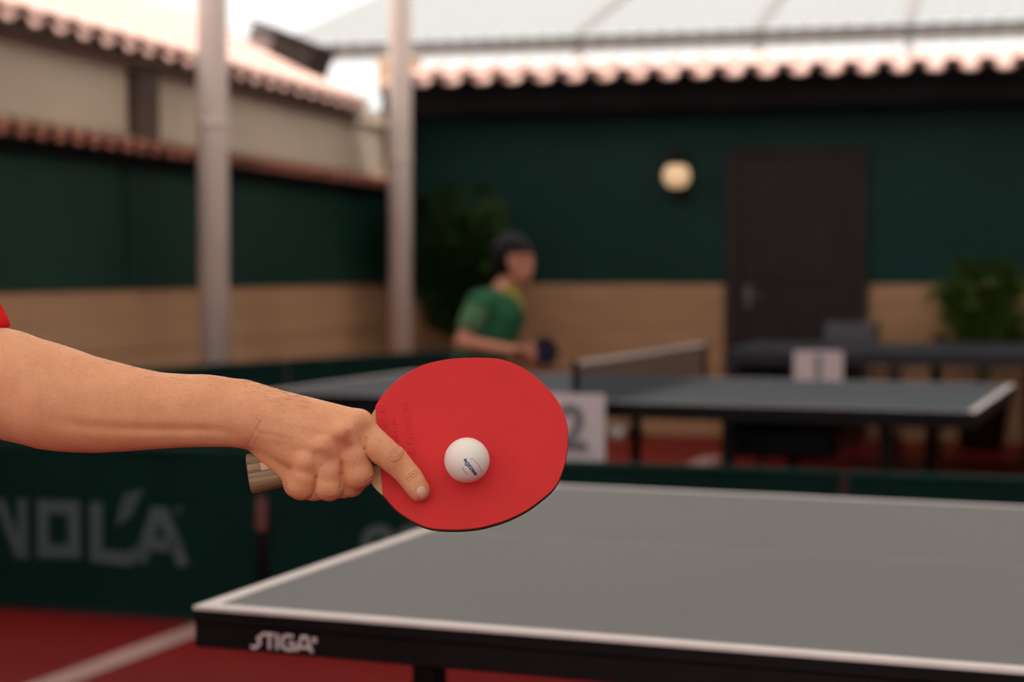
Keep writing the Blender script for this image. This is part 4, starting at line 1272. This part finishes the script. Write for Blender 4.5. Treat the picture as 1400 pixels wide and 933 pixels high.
s_f.F = np.maximum(s_f.F, (cutz - Zg3).astype(np.float32))
nk = np.sqrt((Xg3 - bx - 0.01) ** 2 + (Yg3 - by) ** 2) - 0.066
s_f.F = np.maximum(s_f.F, -np.maximum(nk, 1.44 - Zg3)).astype(np.float32)
P3, Q3 = s_f.mesh(); shirt_o = np_mesh('shirt', P3, Q3, M['shirt_red'], per)
# shorts, shoes, hair, eyes
t_f = person_field(0.0095)
t_f.ell((bx, by, 0.98), (0.135, 0.18, 0.13), 0.04)
for s in (-1, 1):
    t_f.cone((bx, by + s * 0.10, 0.92), (bx + (0.07 if s < 0 else -0.04), by + s * 0.12, 0.60), 0.11, 0.095, 0.03)
t_f.F = np.maximum(t_f.F, (0.56 - t_f.zs)[None, None, :])
P4, Q4 = t_f.mesh(); np_mesh('shorts', P4, Q4, M['shorts_black'], per)
h_f = person_field(0.007)
h_f.ell((hc[0] - 0.012, hc[1], hc[2] + 0.028), (0.102, 0.086, 0.105), 0.0)
Xh = h_f.xs[:, None, None]; Zh = h_f.zs[None, None, :]
h_f.F = np.maximum(h_f.F, np.maximum((hc[2] - 0.05 - Zh), (Xh - hc[0] - 0.03) * 0.8 + (hc[2] + 0.04 - Zh) * 0.9)).astype(np.float32)
P5, Q5 = h_f.mesh(); np_mesh('hair', P5, Q5, M['hair'], per)
for s in (-1, 1):
    x0 = bx + (0.0 if s < 0 else -0.16); y0_ = by + s * 0.145
    sf = Field(np.arange(x0 - 0.12, x0 + 0.26, 0.008), np.arange(y0_ - 0.09, y0_ + 0.09, 0.008), np.arange(-0.016, 0.15, 0.008))
    sf.cone((x0 - 0.02, y0_, 0.06), (x0 + 0.15, y0_ + s * 0.01, 0.045), 0.052, 0.045, 0)
    sf.cone((x0, y0_, 0.06), (x0, y0_, 0.09), 0.05, 0.05, 0.02)
    sf.F = np.maximum(sf.F, (0.0 - sf.zs)[None, None, :])
    Pq, Qq = sf.mesh(); np_mesh('shoe', Pq, Qq, M['shoe'], per)
# nail of the index finger, lying on the finger tip
def ray_surface(x, y):
    # highest surface point of the finger tip capsule chain at (x, y)
    best = -1e9
    for p, q2 in zip(idx_f[:-1], idx_f[1:]):
        for t in np.linspace(0, 1, 7):
            c = [p[i] + (q2[i] - p[i]) * t for i in range(4)]
            r2q = c[3] ** 2 - (x - c[0]) ** 2 - (y - c[1]) ** 2
            if r2q > 0: best = max(best, c[2] + math.sqrt(r2q))
    return best
na = math.radians(58); ndx, ndy = math.cos(na), math.sin(na)
nvs = []; gx, gy = 13, 13
ncx, ncy = 580.0, 670.5
for j in range(gy):
    for i in range(gx):
        a = -1 + 2 * i / (gx - 1); b2 = -1 + 2 * j / (gy - 1)
        # rounded rectangle mapping
        sx = a * math.sqrt(1 - b2 * b2 * 0.36); sy = b2 * math.sqrt(1 - a * a * 0.42)
        la, lb = sy * 9.2, sx * 6.6
        x = ncx + ndx * la - ndy * lb; y = ncy + ndy * la + ndx * lb
        dd_ = ray_surface(x, y)
        if dd_ < -100:
            dd_ = 32.0
        nvs.append((x, y, max(dd_, 30.0) + 0.55))
nP = V2W(nvs)
nf = [(j * gx + i, j * gx + i + 1, (j + 1) * gx + i + 1, (j + 1) * gx + i) for j in range(gy - 1) for i in range(gx - 1)]
nP2 = V2W([(x, y, d - 1.6) for x, y, d in nvs]); nn = len(nP)
bnd = [i for i in range(gx)] + [j * gx + gx - 1 for j in range(1, gy)] + [(gy - 1) * gx + i for i in range(gx - 2, -1, -1)] + [j * gx for j in range(gy - 2, 0, -1)]
nf += [(bnd[i], bnd[(i + 1) % len(bnd)], bnd[(i + 1) % len(bnd)] + nn, bnd[i] + nn) for i in range(len(bnd))]
mbn = MB(); mbn.add([tuple(p) for p in nP] + [tuple(p) for p in nP2], nf)
mbn.build('fingernail', M['nail'], per, True, world=True)
# fine hairs along the upper edge of the forearm
mb = MB(); cand = np.nonzero((P[:, 0] > 20) & (P[:, 0] < 420) & (P[:, 2] > -30))[0]
NW = V2W(P[cand])
wts = np.exp(-np.clip(P[cand][:, 1] - np.interp(P[cand][:, 0], ax_ + [600], top_ + [600]), 0, 80) / 22)
wts *= np.where(P[cand][:, 0] > 170, 1.0, 0.35); wts /= wts.sum()
pick = rng.choice(len(cand), 620, replace=False, p=wts)
for i in pick:
    p = P[cand[i]]
    ln = rng.uniform(7, 15); dy = -rng.uniform(0.0, 0.28)
    yt = np.interp(p[0], ax_ + [600], top_ + [600])
    nrm = -1.0 if p[1] < yt + 14 else 0.0
    a = np.array(p, float); pts = []
    for t in (0, 0.5, 1.0):
        pts.append(a + np.array((ln * t, (dy * ln * t if nrm else rng.uniform(0.1, 0.5) * ln * t) + 0.22 * ln * t * t, 1.2 * t)))
    pw = V2W(pts)
    d1 = 0.000045
    vs = []
    for q_, rr in zip(pw, (d1, d1 * 0.8, d1 * 0.2)):
        for a3 in range(3):
            an = a3 * 2.094; vs.append((q_[0], q_[1] + rr * math.cos(an), q_[2] + rr * math.sin(an)))
    mb.add(vs, [(r_ * 3 + c_, r_ * 3 + (c_ + 1) % 3, (r_ + 1) * 3 + (c_ + 1) % 3, (r_ + 1) * 3 + c_) for r_ in range(2) for c_ in range(3)])
ah = mb.build('arm_hair', M['arm_hair'], per, False, world=True, fix=False); ah['kind'] = 'stuff'

# ------------------------------------------------------------------ the boy behind the far table (metres)
BY = 8.62; k_ = BY / F
def bp(px, py, dy=0.0): return ((px - 700) * k_, BY + dy, H - (py - 369) * k_)
boy = thing('person', 'boy in green shirt with yellow collar, leaning forward behind the blue-grey table', 'person', (-0.12, BY, 0))
def boy_field(h, zlo=-0.004, zhi=1.47): return Field(np.arange(-0.55, 0.40, h), np.arange(BY - 0.42, BY + 0.42, h), np.arange(zlo, zhi, h))
q_f = boy_field(0.0095)
hcx, hcy, hcz = bp(704, 358)
q_f.ell((hcx, hcy, hcz + 0.01), (0.092, 0.078, 0.108), 0.0)
FA = math.radians(-34)
def fr(dx, dy, dz): return (hcx + dx * math.cos(FA) - dy * math.sin(FA), hcy + dx * math.sin(FA) + dy * math.cos(FA), hcz + dz)
q_f.ell((hcx + 0.028, hcy - 0.018, hcz - 0.062), (0.055, 0.05, 0.058), 0.03)
q_f.cone(fr(0.078, 0, -0.005), fr(0.098, 0, -0.03), 0.009, 0.013, 0.012)
q_f.cone(fr(0.078, -0.018, -0.068), fr(0.078, 0.018, -0.068), 0.008, 0.008, 0.01)
for s in (-1, 1):
    q_f.ell(fr(-0.01, s * 0.080, -0.012), (0.017, 0.009, 0.028), 0.006)
    q_f.ell(fr(0.082, s * 0.032, 0.006), (0.012, 0.014, 0.010), 0.01, sub=True)
nk0 = bp(690, 392); nk1 = bp(682, 412)
q_f.cone(nk1, nk0, 0.055, 0.05, 0.03)
chest = bp(682, 430); hip = bp(640, 520)
q_f.cone(hip, chest, 0.105, 0.12, 0.05)
shl = bp(657, 415, -0.15); shr = bp(690, 418, 0.15)
q_f.cone(shl, shr, 0.055, 0.055, 0.05)
elb = bp(633, 466, -0.20); wri = bp(703, 477, -0.24); 
q_f.cone(shl, elb, 0.047, 0.036, 0.015); q_f.cone(elb, wri, 0.038, 0.026, 0.012)
hnd = bp(716, 478, -0.24)
q_f.ell((hnd[0], hnd[1], hnd[2]), (0.042, 0.022, 0.032), 0.015)
for i in range(4):
    a0 = (hnd[0] + 0.022, hnd[1] - 0.004, hnd[2] + 0.022 - i * 0.015)
    q_f.cone(a0, (a0[0] + 0.028, a0[1] - 0.016, a0[2] - 0.004), 0.009, 0.008, 0.004)
    q_f.cone((a0[0] + 0.028, a0[1] - 0.016, a0[2] - 0.004), (a0[0] + 0.034, a0[1] + 0.010, a0[2] - 0.006), 0.008, 0.007, 0.003)
q_f.cone((hnd[0] + 0.0, hnd[1] - 0.01, hnd[2] + 0.022), (hnd[0] + 0.045, hnd[1] - 0.012, hnd[2] + 0.038), 0.011, 0.008, 0.005)
elr = bp(695, 480, 0.20); wrr = bp(735, 500, 0.02); q_f.cone(shr, elr, 0.046, 0.035, 0.015); q_f.cone(elr, wrr, 0.036, 0.025, 0.012)
q_f.ell((wrr[0] + 0.035, wrr[1] - 0.01, wrr[2]), (0.042, 0.03, 0.026), 0.015)
for i in range(4):
    a0 = (wrr[0] + 0.06, wrr[1] - 0.035 + i * 0.016, wrr[2] + 0.004)
    q_f.cone(a0, (a0[0] + 0.035, a0[1], a0[2] + 0.012), 0.009, 0.007, 0.003)
for s in (-1, 1):
    hp = (hip[0] - 0.01, BY + s * 0.09, 0.70)
    kn = (hip[0] + 0.20, BY + s * 0.20, 0.42); an = (hip[0] + 0.05, BY + s * 0.24, 0.09)
    q_f.chain([(*hp, 0.085), (*kn, 0.055), (*an, 0.038)], 0.02)
    q_f.cone((an[0], an[1], 0.05), (an[0] + 0.13, an[1], 0.04), 0.036, 0.03, 0.02)
Pb, Qb = q_f.mesh(); np_mesh('body', Pb, Qb, M['skin_boy'], boy)
sgf = boy_field(0.0085, 0.6, 1.3)
sgf.cone(hip, chest, 0.118, 0.134, 0.05); sgf.cone(shl, shr, 0.068, 0.068, 0.05)
sgf.F = np.maximum(sgf.F, (0.66 - sgf.zs)[None, None, :])
xx = sgf.xs[:, None, None]; yy_ = sgf.ys[None, :, None]; zz_ = sgf.zs[None, None, :]
neckc = np.maximum(np.sqrt((xx - nk0[0]) ** 2 + (yy_ - BY) ** 2) - 0.062, nk1[2] + 0.012 - zz_)
sgf.F = np.maximum(sgf.F, -neckc).astype(np.float32)
Ps, Qs = sgf.mesh(); np_mesh('shirt', Ps, Qs, M['shirt_green'], boy)
for a, e, nm in ((shl, elb, 'sleeve'), (shr, elr, 'sleeve')):
    slf = boy_field(0.0085, 0.6, 1.3)
    e2 = tuple(a[i] + (e[i] - a[i]) * 0.72 for i in range(3))
    slf.cone(a, e2, 0.066, 0.058, 0)
    dd3 = np.array(e2) - np.array(a); dd3 /= np.linalg.norm(dd3)
    pl = (xx - e2[0]) * dd3[0] + (yy_ - e2[1]) * dd3[1] + (zz_ - e2[2]) * dd3[2]
    slf.F = np.maximum(slf.F, pl).astype(np.float32)
    Pq, Qq = slf.mesh(); np_mesh(nm, Pq, Qq, M['sleeve_green'], boy)
clf = Field(np.arange(-0.25, 0.2, 0.006), np.arange(BY - 0.16, BY + 0.16, 0.006), np.arange(1.0, 1.25, 0.006))
cx0 = (nk0[0] - 0.008, BY, nk0[2] - 0.035)
rot_ = math.radians(-22)
xq = clf.xs[:, None, None] - cx0[0]; yq = clf.ys[None, :, None] - cx0[1]; zq = clf.zs[None, None, :] - cx0[2]
xr = xq * math.cos(rot_) - zq * math.sin(rot_); zr = xq * math.sin(rot_) + zq * math.cos(rot_)
rad = np.sqrt(xr ** 2 + yq ** 2)
clf.F = (np.sqrt(np.maximum(np.abs(rad - 0.067) - 0.006, 0) ** 2 + np.maximum(np.abs(zr) - 0.02, 0) ** 2) - 0.006).astype(np.float32)
vfr = np.maximum(np.abs(yq + 0.0) - 0.035 - 0 * xq, np.abs(xq - 0.075) - 0.05)   # front placket
clf.cone((nk0[0] + 0.055, BY - 0.05, nk0[2] - 0.055), (nk0[0] + 0.085, BY - 0.04, nk0[2] - 0.12), 0.024, 0.018, 0.01)
Pq, Qq = clf.mesh(); np_mesh('collar', Pq, Qq, M['yellow'], boy)
hf = boy_field(0.0075, 1.1, 1.47)
hf.ell((hcx - 0.016, hcy, hcz + 0.028), (0.104, 0.09, 0.112), 0.0)
xx = hf.xs[:, None, None]; zz_ = hf.zs[None, None, :]; yy_ = hf.ys[None, :, None]
hf.F = np.maximum(hf.F, np.maximum(hcz - 0.07 - zz_, np.minimum((xx - hcx) * math.cos(FA) + (yy_ - hcy) * math.sin(FA) - 0.012, hcz + 0.036 + 0.05 * np.abs(yy_ - hcy) - zz_))).astype(np.float32)
hf.F += (0.004 * np.sin(xx * 140) * np.sin(yy_ * 120 + zz_ * 60)).astype(np.float32)
Pq, Qq = hf.mesh(); np_mesh('hair', Pq, Qq, M['hair'], boy)
tf_ = boy_field(0.0095, 0.3, 0.9)
tf_.ell((hip[0] - 0.01, BY, 0.72), (0.13, 0.16, 0.12), 0.03)
for s in (-1, 1): tf_.cone((hip[0] - 0.01, BY + s * 0.09, 0.70), (hip[0] + 0.15, BY + s * 0.17, 0.50), 0.098, 0.08, 0.03)
Pq, Qq = tf_.mesh(); np_mesh('shorts', Pq, Qq, M['shorts_black'], boy)
for s in (-1, 1):
    MB().lathe([(0.001, -0.009), (0.008, -0.005), (0.010, 0), (0.008, 0.005), (0.001, 0.009)], 10, fr(0.074, s * 0.032, 0.006)).build('eye', M['eye'], boy, True, world=True)
    x0 = hip[0] + 0.05; y0_ = BY + s * 0.24
    sf = Field(np.arange(x0 - 0.1, x0 + 0.24, 0.008), np.arange(y0_ - 0.08, y0_ + 0.08, 0.008), np.arange(-0.016, 0.13, 0.008))
    sf.cone((x0 - 0.02, y0_, 0.055), (x0 + 0.14, y0_, 0.042), 0.046, 0.04, 0); sf.cone((x0, y0_, 0.055), (x0, y0_, 0.08), 0.045, 0.045, 0.02)
    sf.F = np.maximum(sf.F, (0.0 - sf.zs)[None, None, :])
    Pq, Qq = sf.mesh(); np_mesh('shoe', Pq, Qq, M['shoe'], boy)
# the boy's dark racket
rb = thing('table_tennis_racket', 'dark racket held by the boy in the green shirt', 'racket', mw=Matrix.Translation((hnd[0] + 0.012, hnd[1], hnd[2])) @ Matrix.Rotation(math.radians(35), 4, 'Z') @ Matrix.Rotation(math.radians(78), 4, 'X'))
circ = [(0.105 + 0.08 * math.cos(a), 0.072 * math.sin(a)) for a in np.linspace(0, 2 * math.pi, 32, endpoint=False)]
MB().prism(circ, -0.003, 0.003).build('blade', M['ply'], rb)
MB().prism(scale_poly(circ, 0.99), 0.003, 0.007).build('black_rubber', M['navy'], rb)
MB().prism(scale_poly(circ, 0.99), -0.007, -0.003).build('black_rubber', M['navy'], rb)
MB().box(-0.06, 0.042, -0.013, 0.013, -0.010, 0.010, 0.004).build('handle', M['dark_wood'], rb)
